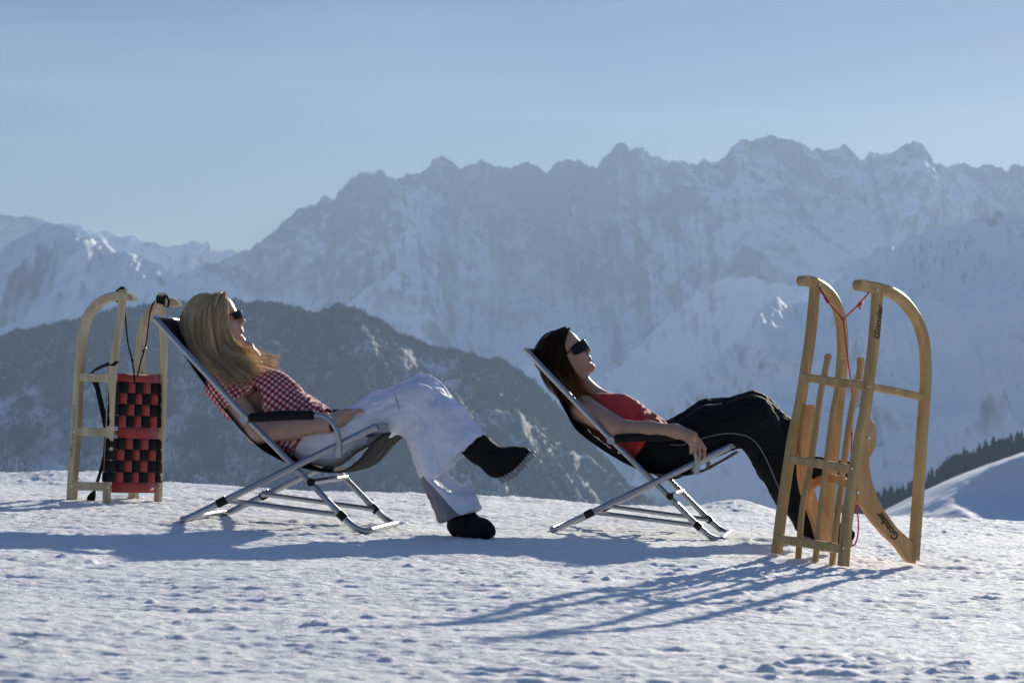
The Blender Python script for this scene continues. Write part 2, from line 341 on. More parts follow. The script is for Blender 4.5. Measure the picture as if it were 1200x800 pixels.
# ------------------------------------------------------------ modelling tools
def V3(a): return np.array([a[0], a[1], a[2]], float)
def smooth_line(pts, step=.02):
    """Catmull-Rom through the points (rows may carry radii in a 4th column)"""
    P = np.array(pts, float)
    if len(P) < 3: return P
    Q = np.vstack([2*P[0]-P[1], P, 2*P[-1]-P[-2]]); out = []
    for i in range(1, len(Q)-2):
        a, b, c, d = Q[i-1], Q[i], Q[i+1], Q[i+2]
        n = max(2, int(np.linalg.norm((c-b)[:3])/step))
        for t in np.arange(n)/n:
            out.append(.5*((2*b)+(c-a)*t+(2*a-5*b+4*c-d)*t*t+(3*b-a-3*c+d)*t**3))
    out.append(Q[-2]); return np.array(out)
class MB:
    def __init__(s): s.v = []; s.f = []; s.m = []; s.n = 0
    def add(s, V, F, m=0):
        s.v += [tuple(map(float, p)) for p in V]; s.f += [tuple(i+s.n for i in f) for f in F]; s.m += [m]*len(F); s.n += len(V)
    def sweep(s, pts, section, axis, closed=False, m=0):
        """section: list of (a, b): a along `axis`, b along (tangent x axis)"""
        P = np.array(pts, float)[:, :3]; n = len(P); ax = V3(axis); ax /= np.linalg.norm(ax); V = []
        sec = section if callable(section) else (lambda i: section)
        k = len(sec(0))
        for i in range(n):
            t = P[min(i+1, n-1)]-P[max(i-1, 0)]; t /= np.linalg.norm(t)+1e-12
            b = np.cross(t, ax); b /= np.linalg.norm(b)+1e-12
            V += [P[i]+ax*q[0]+b*q[1] for q in sec(i)]
        F = [(i*k+j, i*k+(j+1) % k, (i+1)*k+(j+1) % k, (i+1)*k+j) for i in range(n-1) for j in range(k)]
        F += [tuple(range(k))[::-1], tuple((n-1)*k+j for j in range(k))]
        s.add(V, F, m)
    def bar(s, pts, w, t, axis, ch=.15, m=0, step=None):
        if step: pts = smooth_line(pts, step)
        c = ch*min(w, t); a, b = w/2, t/2
        s.sweep(pts, [(-a+c, -b), (a-c, -b), (a, -b+c), (a, b-c), (a-c, b), (-a+c, b), (-a, b-c), (-a, -b+c)], axis, m=m)
    def tube(s, pts, r, k=12, m=0, step=None):
        if step: pts = smooth_line(pts, step)
        P = np.array(pts, float); n = len(P); V = []
        up = None
        for i in range(n):
            t = P[min(i+1, n-1), :3]-P[max(i-1, 0), :3]; t /= np.linalg.norm(t)+1e-12
            if up is None: up = np.cross(t, (0.3, 0.2, 1)); up /= np.linalg.norm(up)
            up = up-t*up.dot(t); up /= np.linalg.norm(up)+1e-12
            b = np.cross(t, up); rr = P[i, 3] if P.shape[1] > 3 else r
            V += [P[i, :3]+rr*(math.cos(2*math.pi*j/k)*up+math.sin(2*math.pi*j/k)*b) for j in range(k)]
        F = [(i*k+j, i*k+(j+1) % k, (i+1)*k+(j+1) % k, (i+1)*k+j) for i in range(n-1) for j in range(k)]
        F += [tuple(range(k))[::-1], tuple((n-1)*k+j for j in range(k))]
        s.add(V, F, m)
    def slab(s, poly, off, m=0):
        """extrude polygon (3-D points) by vector off, centred"""
        P = [V3(p) for p in poly]; o = V3(off)/2; n = len(P)
        # chamfer ring: a slightly smaller outline outside
        c = sum(P)/n
        V = [p-o*.8 for p in P]+[p+o*.8 for p in P]+[c+(p-c)*.985-o for p in P]+[c+(p-c)*.985+o for p in P]
        F = [(i, (i+1) % n, n+(i+1) % n, n+i) for i in range(n)]
        F += [(2*n+i, 2*n+(i+1) % n, (i+1) % n, i) for i in range(n)] + [(n+i, n+(i+1) % n, 3*n+(i+1) % n, 3*n+i) for i in range(n)]
        F += [tuple(2*n+i for i in range(n))[::-1], tuple(3*n+i for i in range(n))]
        s.add(V, F, m)
    def ball(s, c, r, k=10, m=0):
        r = (r, r, r) if not hasattr(r, '__len__') else r
        V = []; 
        for i in range(k+1):
            a = math.pi*i/k
            for j in range(2*k): b = math.pi*j/k; V.append((c[0]+r[0]*math.sin(a)*math.cos(b), c[1]+r[1]*math.sin(a)*math.sin(b), c[2]+r[2]*math.cos(a)))
        s.add(V, [(i*2*k+j, (i+1)*2*k+j, (i+1)*2*k+(j+1) % (2*k), i*2*k+(j+1) % (2*k)) for i in range(k) for j in range(2*k)], m)
    def build(s, name, mats, parent=None, smooth=True, **k):
        me = bpy.data.meshes.new(name); me.from_pydata(s.v, [], s.f); me.update()
        bm = bmesh.new(); bm.from_mesh(me); bmesh.ops.recalc_face_normals(bm, faces=bm.faces); bm.to_mesh(me); bm.free()
        for x in (mats if isinstance(mats, (list, tuple)) else [mats]): me.materials.append(x)
        me.polygons.foreach_set('material_index', s.m)
        me.polygons.foreach_set('use_smooth', [bool(smooth)]*len(me.polygons))
        if smooth == 'auto': me.set_sharp_from_angle(angle=math.radians(38))
        o = link(bpy.data.objects.new(name, me))
        if parent is not None: keep(o, parent)
        return tag(o, **k)

# signed distance modelling: smooth unions of tapered capsules and ellipsoids, meshed by surface nets
def cap(a, ra, b, rb, k=.02, ax=None, fl=1.): return ('c', V3(a), ra, V3(b), rb, k, None if ax is None else V3(ax)/np.linalg.norm(V3(ax)), fl)
def ell(c, R, rad, k=.02, sub=False): return ('s' if sub else 'e', V3(c), np.array(R, float), np.array(rad, float), k)
def sdf_mesh(name, prims, vox, mat_, parent=None, cuts=(), post=None, disp=None, kmax=.05, **kw):
    lo = np.full(3, 1e9); hi = -lo
    for p in prims:
        if p[0] == 's': continue
        if p[0] == 'c':
            R = max(p[2], p[4])*max(1, p[7])+.02; pts = [p[1], p[3]]
        else: R = p[3].max()+.02; pts = [p[1]]
        for q in pts: lo = np.minimum(lo, q-R); hi = np.maximum(hi, q+R)
    n = np.ceil((hi-lo)/vox).astype(int)+2
    A = [lo[i]+vox*np.arange(n[i]) for i in range(3)]
    F = np.full(n, .2, np.float32)
    for p in prims:
        if p[0] == 'c': R = max(p[2], p[4])*max(1, p[7]); a = np.minimum(p[1], p[3])-R; b = np.maximum(p[1], p[3])+R; k = p[5]
        else: R = p[3].max(); a = p[1]-R; b = p[1]+R; k = p[4]
        m = k+.03
        i0 = np.maximum(((a-m-lo)/vox).astype(int), 0); i1 = np.minimum(((b+m-lo)/vox).astype(int)+2, n)
        sl = tuple(slice(i0[i], i1[i]) for i in range(3))
        X, Y, Z = np.meshgrid(*[A[i][sl[i]].astype(np.float32) for i in range(3)], indexing='ij')
        if p[0] == 'c':
            ab = p[3]-p[1]; L = ab.dot(ab)+1e-12
            dx, dy, dz = X-p[1][0], Y-p[1][1], Z-p[1][2]
            t = np.clip((dx*ab[0]+dy*ab[1]+dz*ab[2])/L, 0, 1)
            dx = dx-t*ab[0]; dy = dy-t*ab[1]; dz = dz-t*ab[2]
            r = p[2]+(p[4]-p[2])*t
            if p[6] is not None:
                q = dx*p[6][0]+dy*p[6][1]+dz*p[6][2]; s_ = q*(1/p[7]-1)
                dx = dx+s_*p[6][0]; dy = dy+s_*p[6][1]; dz = dz+s_*p[6][2]
            d = np.sqrt(dx*dx+dy*dy+dz*dz)-r
        else:
            dx, dy, dz = X-p[1][0], Y-p[1][1], Z-p[1][2]; M = p[2]; rd = p[3]
            u = [(dx*M[i][0]+dy*M[i][1]+dz*M[i][2])/rd[i] for i in range(3)]
            k0 = np.sqrt(u[0]**2+u[1]**2+u[2]**2)+1e-9
            k1 = np.sqrt((u[0]/rd[0])**2+(u[1]/rd[1])**2+(u[2]/rd[2])**2)+1e-9
            d = np.maximum(k0*(k0-1)/k1, -rd.min())
        G = F[sl]
        if p[0] == 's':
            h = np.clip(.5-.5*(G+d)/k, 0, 1); F[sl] = G*(1-h)+(-d)*h+k*h*(1-h)
        else:
            h = np.clip(.5+.5*(G-d)/k, 0, 1); F[sl] = G*(1-h)+d*h-k*h*(1-h)
    if cuts:
        X, Y, Z = np.meshgrid(*[a.astype(np.float32) for a in A], indexing='ij')
        for cp, cn, rad in cuts:
            cn = V3(cn)/np.linalg.norm(V3(cn)); d = (X-cp[0])*cn[0]+(Y-cp[1])*cn[1]+(Z-cp[2])*cn[2]
            if rad: 
                rr = (X-cp[0])**2+(Y-cp[1])**2+(Z-cp[2])**2; d = np.where(rr < rad*rad, d, -1)
            F = np.maximum(F, d)
    if post is not None:
        X, Y, Z = np.meshgrid(*[a.astype(np.float32) for a in A], indexing='ij'); F = post(F, X, Y, Z)
    # surface nets
    ins = F < 0; c = n-1
    cnt = np.zeros(c, np.int8)
    for i in (0, 1):
        for j in (0, 1):
            for k in (0, 1): cnt += ins[i:i+c[0], j:j+c[1], k:k+c[2]]
    act = np.argwhere((cnt > 0) & (cnt < 8)); idx = -np.ones(c, np.int64); idx[tuple(act.T)] = np.arange(len(act))
    S_ = np.zeros((len(act), 3)); N_ = np.zeros(len(act))
    cor = [(0,0,0),(1,0,0),(0,1,0),(1,1,0),(0,0,1),(1,0,1),(0,1,1),(1,1,1)]
    val = [F[act[:, 0]+q[0], act[:, 1]+q[1], act[:, 2]+q[2]] for q in cor]
    for i in range(8):
        for j in range(i+1, 8):
            if sum(abs(cor[i][m]-cor[j][m]) for m in range(3)) != 1: continue
            a, b = val[i], val[j]; s = (a < 0) != (b < 0)
            t = np.where(s, a/(a-b+1e-20), 0)
            for m in range(3): S_[:, m] += np.where(s, cor[i][m]+t*(cor[j][m]-cor[i][m]), 0)
            N_ += s
    Vt = lo+vox*(act+S_/N_[:, None])
    fs = []
    for axx in range(3):
        o1, o2 = [(1, 2), (2, 0), (0, 1)][axx]
        sa = [slice(0, n[i]) for i in range(3)]; sb = list(sa); sa[axx] = slice(0, n[axx]-1); sb[axx] = slice(1, n[axx])
        ed = np.argwhere(ins[tuple(sa)] != ins[tuple(sb)])
        ed = ed[(ed[:, o1] > 0) & (ed[:, o2] > 0) & (ed[:, o1] < c[o1]) & (ed[:, o2] < c[o2])]
        flip = ins[tuple(ed.T)]
        e1 = np.zeros(3, int); e1[o1] = 1; e2 = np.zeros(3, int); e2[o2] = 1
        q = [idx[tuple((ed-d).T)] for d in (0*e1, e1, e1+e2, e2)]
        f = np.stack(q, 1); f = np.where(flip[:, None], f, f[:, ::-1]); fs.append(f)
    Fc = np.concatenate(fs); Fc = Fc[(Fc >= 0).all(1)]
    # light smoothing keeps the nets from showing steps
    for it in range(2):
        acc = np.zeros_like(Vt); w_ = np.zeros(len(Vt))
        for a, b in ((0, 1), (1, 2), (2, 3), (3, 0)):
            for p_, q_ in ((a, b), (b, a)):
                for m in range(3): acc[:, m] += np.bincount(Fc[:, p_], Vt[Fc[:, q_], m], len(Vt))
                w_ += np.bincount(Fc[:, p_], minlength=len(Vt))
        Vt = Vt*.5 + .5*acc/np.maximum(w_, 1)[:, None]
    if disp is not None:
        e1 = Vt[Fc[:, 2]]-Vt[Fc[:, 0]]; e2 = Vt[Fc[:, 3]]-Vt[Fc[:, 1]]; fn = np.cross(e1, e2)
        vn = np.zeros_like(Vt)
        for a in range(4):
            for m in range(3): vn[:, m] += np.bincount(Fc[:, a], fn[:, m], len(Vt))
        vn /= np.linalg.norm(vn, axis=1)[:, None]+1e-12
        Vt = Vt + vn*disp(Vt)[:, None]
    o = mesh_np(name, Vt, Fc, mat_, None)
    if parent is not None: keep(o, parent)
    tag(o, **kw); return o, Vt, Fc
def line_coord(P, pts):
    """arc length along the polyline and index of nearest point, for points P"""
    L = smooth_line(pts, .02)[:, :3]; s = np.concatenate([[0], np.cumsum(np.linalg.norm(np.diff(L, axis=0), axis=1))])
    best = np.full(len(P), 1e9); sc = np.zeros(len(P)); off = np.zeros((len(P), 3)); tg = np.zeros((len(P), 3))
    for i in range(len(L)-1):
        ab = L[i+1]-L[i]; t = np.clip((P-L[i])@ab/ab.dot(ab), 0, 1); q = P-L[i]-t[:, None]*ab; d = np.linalg.norm(q, axis=1)
        m = d < best; best[m] = d[m]; sc[m] = s[i]+t[m]*np.linalg.norm(ab); off[m] = q[m]; tg[m] = ab/np.linalg.norm(ab)
    return sc, best, off, tg
def folds(amp, wl, pts, seed, along=.35):
    """cloth folds that run mostly across/along a limb"""
    def f(P):
        s, d, off, tg = line_coord(P, pts)
        ang = np.arctan2(off[:, 1], off[:, 2])
        a = fbm(s/wl+P[:, 1]*3, ang*1.1+P[:, 0]*along/wl, 3, seed)
        b = 1-np.abs(fbm(s/(wl*1.6)+ang*.9, ang*1.6-s/(wl*2), 2, seed+9))*2.4
        c = np.clip(1-np.abs(fbm(s/(wl*.9)-ang*1.3, ang*1.2+s/(wl*1.3), 2, seed+19))*3.2, 0, 1)
        return amp*(a*1.0+.55*np.clip(b, -.3, 1)+.5*c-.3)
    return f
def xyz_tube_text(body, size, mat_, parent, origin, xdir, ydir, name='lettering', shear=0., off=0.0, spacing=1.0):
    cu = bpy.data.curves.new(name, 'FONT'); cu.body = body; cu.size = size; cu.shear = shear; cu.offset = off; cu.extrude = .0004
    cu.space_character = spacing; cu.resolution_u = 3
    t = bpy.data.objects.new('tmp', cu); S.collection.objects.link(t)
    dg = bpy.context.evaluated_depsgraph_get(); me = bpy.data.meshes.new_from_object(t.evaluated_get(dg))
    bpy.data.objects.remove(t); me.materials.clear(); me.materials.append(mat_)
    x = Vector(xdir).normalized(); y = Vector(ydir); y = (y-x*y.dot(x)).normalized(); z = x.cross(y)
    M = Matrix(((x.x, y.x, z.x, origin[0]), (x.y, y.y, z.y, origin[1]), (x.z, y.z, z.z, origin[2]), (0, 0, 0, 1)))
    me.transform(M); o = link(bpy.data.objects.new(name, me)); keep(o, parent); return o

# ------------------------------------------------------------ materials
def wood(name, c1, c2, scale=1.):
    m = mat(name, c1, .42); t = NT(m)
    n = t.noise(26*scale, 5, .6, stretch=(1, 1, .07)); r = t.ramp(n.outputs[0], [(.35, c2), (.62, c1)])
    n2 = t.noise(9, 3); mx = t.n('Mix', data_type='RGBA', blend_type='MULTIPLY'); mx.inputs[0].default_value = .5
    r2 = t.ramp(n2.outputs[0], [(.3, (.72, .68, .62)), (.7, (1, 1, 1))])
    t.l(r.outputs[0], mx.inputs[6]); t.l(r2.outputs[0], mx.inputs[7]); t.l(mx.outputs[2], t.b.inputs['Base Color'])
    t.bump(n.outputs[0], .15, .002); return m
WOOD = wood('varnished_ash_wood', (.56, .38, .155), (.40, .24, .085))
WOODO = wood('orange_ash_wood', (.60, .33, .12), (.44, .21, .07))
WOODL = wood('pale_ash_wood', (.60, .50, .33), (.42, .33, .20))
ALU = mat('aluminium_tube', (.36, .375, .40), .34, .95); _t = NT(ALU); _n = _t.noise(60, 3); _r = _t.ramp(_n.outputs[0], [(.3, (.26,)*3), (.7, (.46,)*3)]); _t.l(_r.outputs[0], _t.b.inputs['Roughness'])
DARKP = mat('black_plastic', (.010, .010, .011), .45, 0, Specular_IOR_Level=.2)
FOAM = mat('black_armrest', (.009, .009, .010), .6, 0, Specular_IOR_Level=.15)
def cloth(name, c, rough=.85, sc=900, b=.25, sheen=.2):
    m = mat(name, c, rough); t = NT(m); n = t.noise(sc, 2); n2 = t.noise(14, 3)
    r = t.ramp(n2.outputs[0], [(.3, tuple(x*.85 for x in c)), (.7, c)]); t.l(r.outputs[0], t.b.inputs['Base Color'])
    t.b.inputs['Sheen Weight'].default_value = sheen if sum(c) > .3 else 0
    t.b.inputs['Specular IOR Level'].default_value = .5 if sum(c) > .3 else .12
    t.bump(n.outputs[0], b, .001); return m
SLING = cloth('charcoal_sling_fabric', (.016, .015, .016), .8, 1200)
def sling_mat():
    m = cloth('sling_fabric', (.02, .019, .019), .8, 1200); return m
REDW = cloth('red_webbing', (.32, .017, .009), .75, 700); BLKW = cloth('black_webbing', (.010, .010, .012), .7, 700)
BLKR = cloth('black_cord', (.012, .012, .013), .7); REDR = cloth('red_cord', (.55, .03, .03), .7)
WHITEP = cloth('white_ski_trousers', (.86, .87, .96), .75, 500, .2); GREYP = cloth('grey_trouser_patch', (.22, .22, .24), .8)
BLACKP = cloth('black_ski_trousers', (.010, .010, .011), .75, 500, .2, .05); PIPE = mat('grey_piping', (.25, .25, .25), .5)
BOOT = cloth('black_boot_suede', (.014, .013, .012), .75, 300, .4); SOLE = mat('grey_boot_sole', (.38, .36, .34), .7); _t = NT(SOLE); _n = _t.noise(120, 4); _t.bump(_n.outputs[0], .8, .004); _r = _t.ramp(_n.outputs[0], [(.35, (.16, .15, .14)), (.6, (.5, .48, .46))]); _t.l(_r.outputs[0], _t.b.inputs['Base Color'])
SOLED = mat('black_boot_sole', (.02, .02, .02), .6)
def skin(name, c):
    m = mat(name, c, .5); t = NT(m); t.b.inputs['Subsurface Weight'].default_value = .12; t.b.inputs['Subsurface Radius'].default_value = (.012, .005, .003)
    t.b.inputs['Subsurface Scale'].default_value = 1
    n = t.noise(30, 4); r = t.ramp(n.outputs[0], [(.3, tuple(x*.88 for x in c)), (.7, c)])
    a = t.n('Attribute', attribute_name='lip'); mx = t.n('Mix', data_type='RGBA'); mx.inputs[7].default_value = (.42, .12, .11, 1)
    t.l(a.outputs['Fac'], mx.inputs[0]); t.l(r.outputs[0], mx.inputs[6]); t.l(mx.outputs[2], t.b.inputs['Base Color'])
    n3 = t.noise(400, 2); t.bump(n3.outputs[0], .1, .001); return m
SKIN1 = skin('fair_skin', (.56, .34, .24)); SKIN2 = skin('tanned_skin', (.46, .27, .185))
def hairm(name, c1, c2, c3):
    m = mat(name, c1, .42); t = NT(m); a = t.n('Attribute', attribute_name='strand')
    r = t.ramp(a.outputs['Fac'], [(0, c1), (.5, c2), (1, c3)]); t.l(r.outputs[0], t.b.inputs['Base Color'])
    t.b.inputs['Specular IOR Level'].default_value = .5 if c3[0] > .5 else .22
    tr = t.n('BsdfTranslucent'); t.l(r.outputs[0], tr.inputs[0]); ms = t.n('MixShader'); ms.inputs[0].default_value = .6 if c3[0] > .9 else .4
    out = [q for q in m.node_tree.nodes if q.type == 'OUTPUT_MATERIAL'][0]; t.l(t.b.outputs[0], ms.inputs[1]); t.l(tr.outputs[0], ms.inputs[2]); t.l(ms.outputs[0], out.inputs[0])
    return m
BLOND = hairm('blonde_hair', (.58, .42, .22), (.93, .76, .50), (1.0, .90, .70))
BRUN = hairm('dark_brown_hair', (.020, .009, .006), (.07, .028, .013), (.46, .19, .07))
GLASS = mat('dark_lens', (.004, .004, .005), .12, 0, Specular_IOR_Level=.3)
def gingham():
    m = mat('red_gingham', (.6, .1, .1), .85); t = NT(m)
    uv = t.n('UVMap', uv_map='weave'); sp = t.n('SeparateXYZ'); t.l(uv.outputs[0], sp.inputs[0])
    def stripe(o):
        f = t.n('Math', operation='FRACT'); t.l(o, f.inputs[0]); g = t.n('Math', operation='LESS_THAN'); t.l(f.outputs[0], g.inputs[0]); g.inputs[1].default_value = .52; return g.outputs[0]
    a = stripe(sp.outputs[0]); b = stripe(sp.outputs[1]); s = t.n('Math', operation='ADD'); t.l(a, s.inputs[0]); t.l(b, s.inputs[1])
    h = t.n('Math', operation='MULTIPLY'); t.l(s.outputs[0], h.inputs[0]); h.inputs[1].default_value = .5
    r = t.ramp(h.outputs[0], [(0, (.70, .58, .57)), (.25, (.50, .085, .095)), (.75, (.19, .014, .03))]); r.color_ramp.interpolation = 'CONSTANT'
    t.l(r.outputs[0], t.b.inputs['Base Color']); n = t.noise(800, 2); t.bump(n.outputs[0], .2, .001); return m
GING = gingham()
REDT = cloth('red_vest_fabric', (.55, .035, .035), .8, 900)
INK = mat('burnt_lettering', (.03, .02, .012), .6); INK2 = mat('faded_lettering', (.16, .13, .07), .7)
BOLT = mat('steel_bolt', (.6, .6, .6), .25, 1)
# ------------------------------------------------------------ deck chairs (local frame: x forward, y to the far side, z up)
SL1 = [(-.150,.735),(-.10,.675),(-.02,.575),(.10,.435),(.22,.315),(.33,.248),(.44,.218),(.56,.215),(.63,.255),(.68,.320),(.725,.362)]
SL2 = [(-.150,.735),(-.113,.685),(-.046,.600),(.035,.468),(.075,.415),(.194,.338),(.30,.288),(.38,.262),(.462,.258),(.56,.268),(.65,.315),(.725,.365)]
W = .50
def chair(name, loc, rz, ry, sl, label, src=None):
    root = empty(name, loc, label=label, cat='deck chair', group='aluminium deck chairs on the snow')
    root.rotation_euler = (0, ry, rz)
    def local(o, nm):
        o.parent = root; return o
    made = {}
    def part(nm, mb, mt, key=None, smooth='auto'):
        o = mb.build(nm, mt, None, smooth); o.parent = root; return o
    if src is None:
        for y, sg in ((0, 1), (W, -1)):
            b = MB(); b.tube([(-.153, y, .737), (.226, y, .384), (.475, y, .165), (.590, y, .062)], .0115, 14)
            b.tube([(.560, y, .088), (.600, y, .053), (.640, y, .022), (.672, y+.012*sg, .008), (.69, y+.04*sg, .010)], .0125, 12, step=.01)
            if y == 0: b.tube([(.69, .04, .010), (.69, W-.04, .010)], .0125, 12)
            part('back_tube', b, ALU)
            b = MB(); b.tube([(.02, y-.024*sg+.0, .012), (.35, y-.024*sg, .192), (.71, y-.024*sg, .388)], .0125, 14)
            b.tube([(.02, y-.024*sg, .012), (.004, y-.020*sg, .006), (-.006, y+.01*sg, .008), (-.008, y+.04*sg, .010)], .012, 12, step=.006)
            part('seat_tube', b, ALU)
            b = MB(); b.tube([(.150, y+.002*sg, .088), (.598, y+.024*sg, .058)], .0095, 10)
            b.ball((.150, y-.0*sg, .088), .013, 6); part('brace_link', b, ALU)
            for pr in ([(.133, y-.024*sg, .0737), (.167, y-.024*sg, .0923)], [(.582, y, .068), (.606, y, .048)]):
                b = MB(); b.tube(pr, .0160, 12); part('joint_cap', b, DARKP)
            yy = y-.045*sg
            b = MB(); b.tube([(.250, yy, .392), (.37, yy, .409), (.475, yy, .416), (.50, yy, .417), (.525, yy, .411), (.548, yy, .396), (.565, yy, .374), (.577, yy, .345), (.580, yy, .31), (.580, yy, .272)], .0105, 12, step=.008)
            arm = part('armrest', b, ALU)
            b = MB(); b.tube([(.226, y+.01*sg, .386), (.226, yy-.014*sg, .386)], .016, 12); o = part('arm_hinge', b, ALU); o.parent = arm
            b = MB(); b.tube([(.580, yy, .300), (.580, yy, .268)], .014, 10); o = part('arm_socket', b, ALU); o.parent = arm
            b = MB(); b.tube([(.245, yy, .392, .013), (.25, yy, .394, .0175), (.37, yy, .409, .0185), (.48, yy, .416, .0175), (.485, yy, .416, .013)], .0175, 14)
            o = part('arm_pad', b, FOAM); o.parent = arm
        b = MB(); b.tube([(-.153, .0, .737), (-.153, W, .737)], .0105, 12); part('head_rail', b, ALU)
        b = MB(); b.tube([(-.008, .03, .010), (-.008, W-.03, .010)], .0115, 12); part('rear_foot_bar', b, ALU)
        b = MB(); b.tube([(.475, .0, .172), (.475, W, .172)], .0105, 12); part('cross_bar', b, ALU)
        b = MB(); b.tube([(.475, -.016, .172), (.475, .0, .172)], .0145, 12); part('joint_cap', b, DARKP)
        b = MB(); b.tube([(.71, .0, .388), (.71, W, .388)], .0105, 12); part('seat_rail', b, ALU)
        b = MB(); b.tube([(.66, .0, .352), (.66, W, .352)], .008, 10); part('seat_rail', b, ALU)
    else:
        for ch in src.children:
            if ch.name.startswith('sling'): continue
            c = ch.copy(); S.collection.objects.link(c); c.parent = root
            for g_ in ch.children:
                d = g_.copy(); S.collection.objects.link(d); d.parent = c
    pts = smooth_line([(u, 0, z) for u, z in sl], .02); ny = 24; P = []
    for i, p in enumerate(pts):
        f = i/(len(pts)-1); mid = math.sin(math.pi*min(1, max(0, f)))
        for j in range(ny+1):
            v = j/ny*2-1; wv = .205
            P.append((p[0]+.004*perlin(p[0]*9, v*2, 3), W/2+v*wv, p[2]-.014*mid*(1-v*v)+.003*float(perlin(p[0]*14, v*3, 5))))
    n = len(pts); F = grid_faces(n, ny+1)
    o = mesh_np('sling', np.array(P), F, sling_mat()); o.parent = root
    md = o.modifiers.new('thick', 'SOLIDIFY'); md.thickness = .0035; md.offset = 0
    return root
R1 = at(215, 612, 8.0); tilt = math.radians(3.0)
ch1 = chair('deck_chair', (R1.x, R1.y, gz(R1.x, 8)+.0), math.radians(-10), tilt, SL1, 'aluminium deck chair with black sling that the blonde woman in white trousers lies in')
R2 = at(648, 622, 8.65)
ch2 = chair('deck_chair', (R2.x, R2.y, R2.z), math.radians(-10), tilt, SL2, 'aluminium deck chair with black sling that the dark haired woman in black trousers lies in', ch1); ch2.scale = (.962,)*3

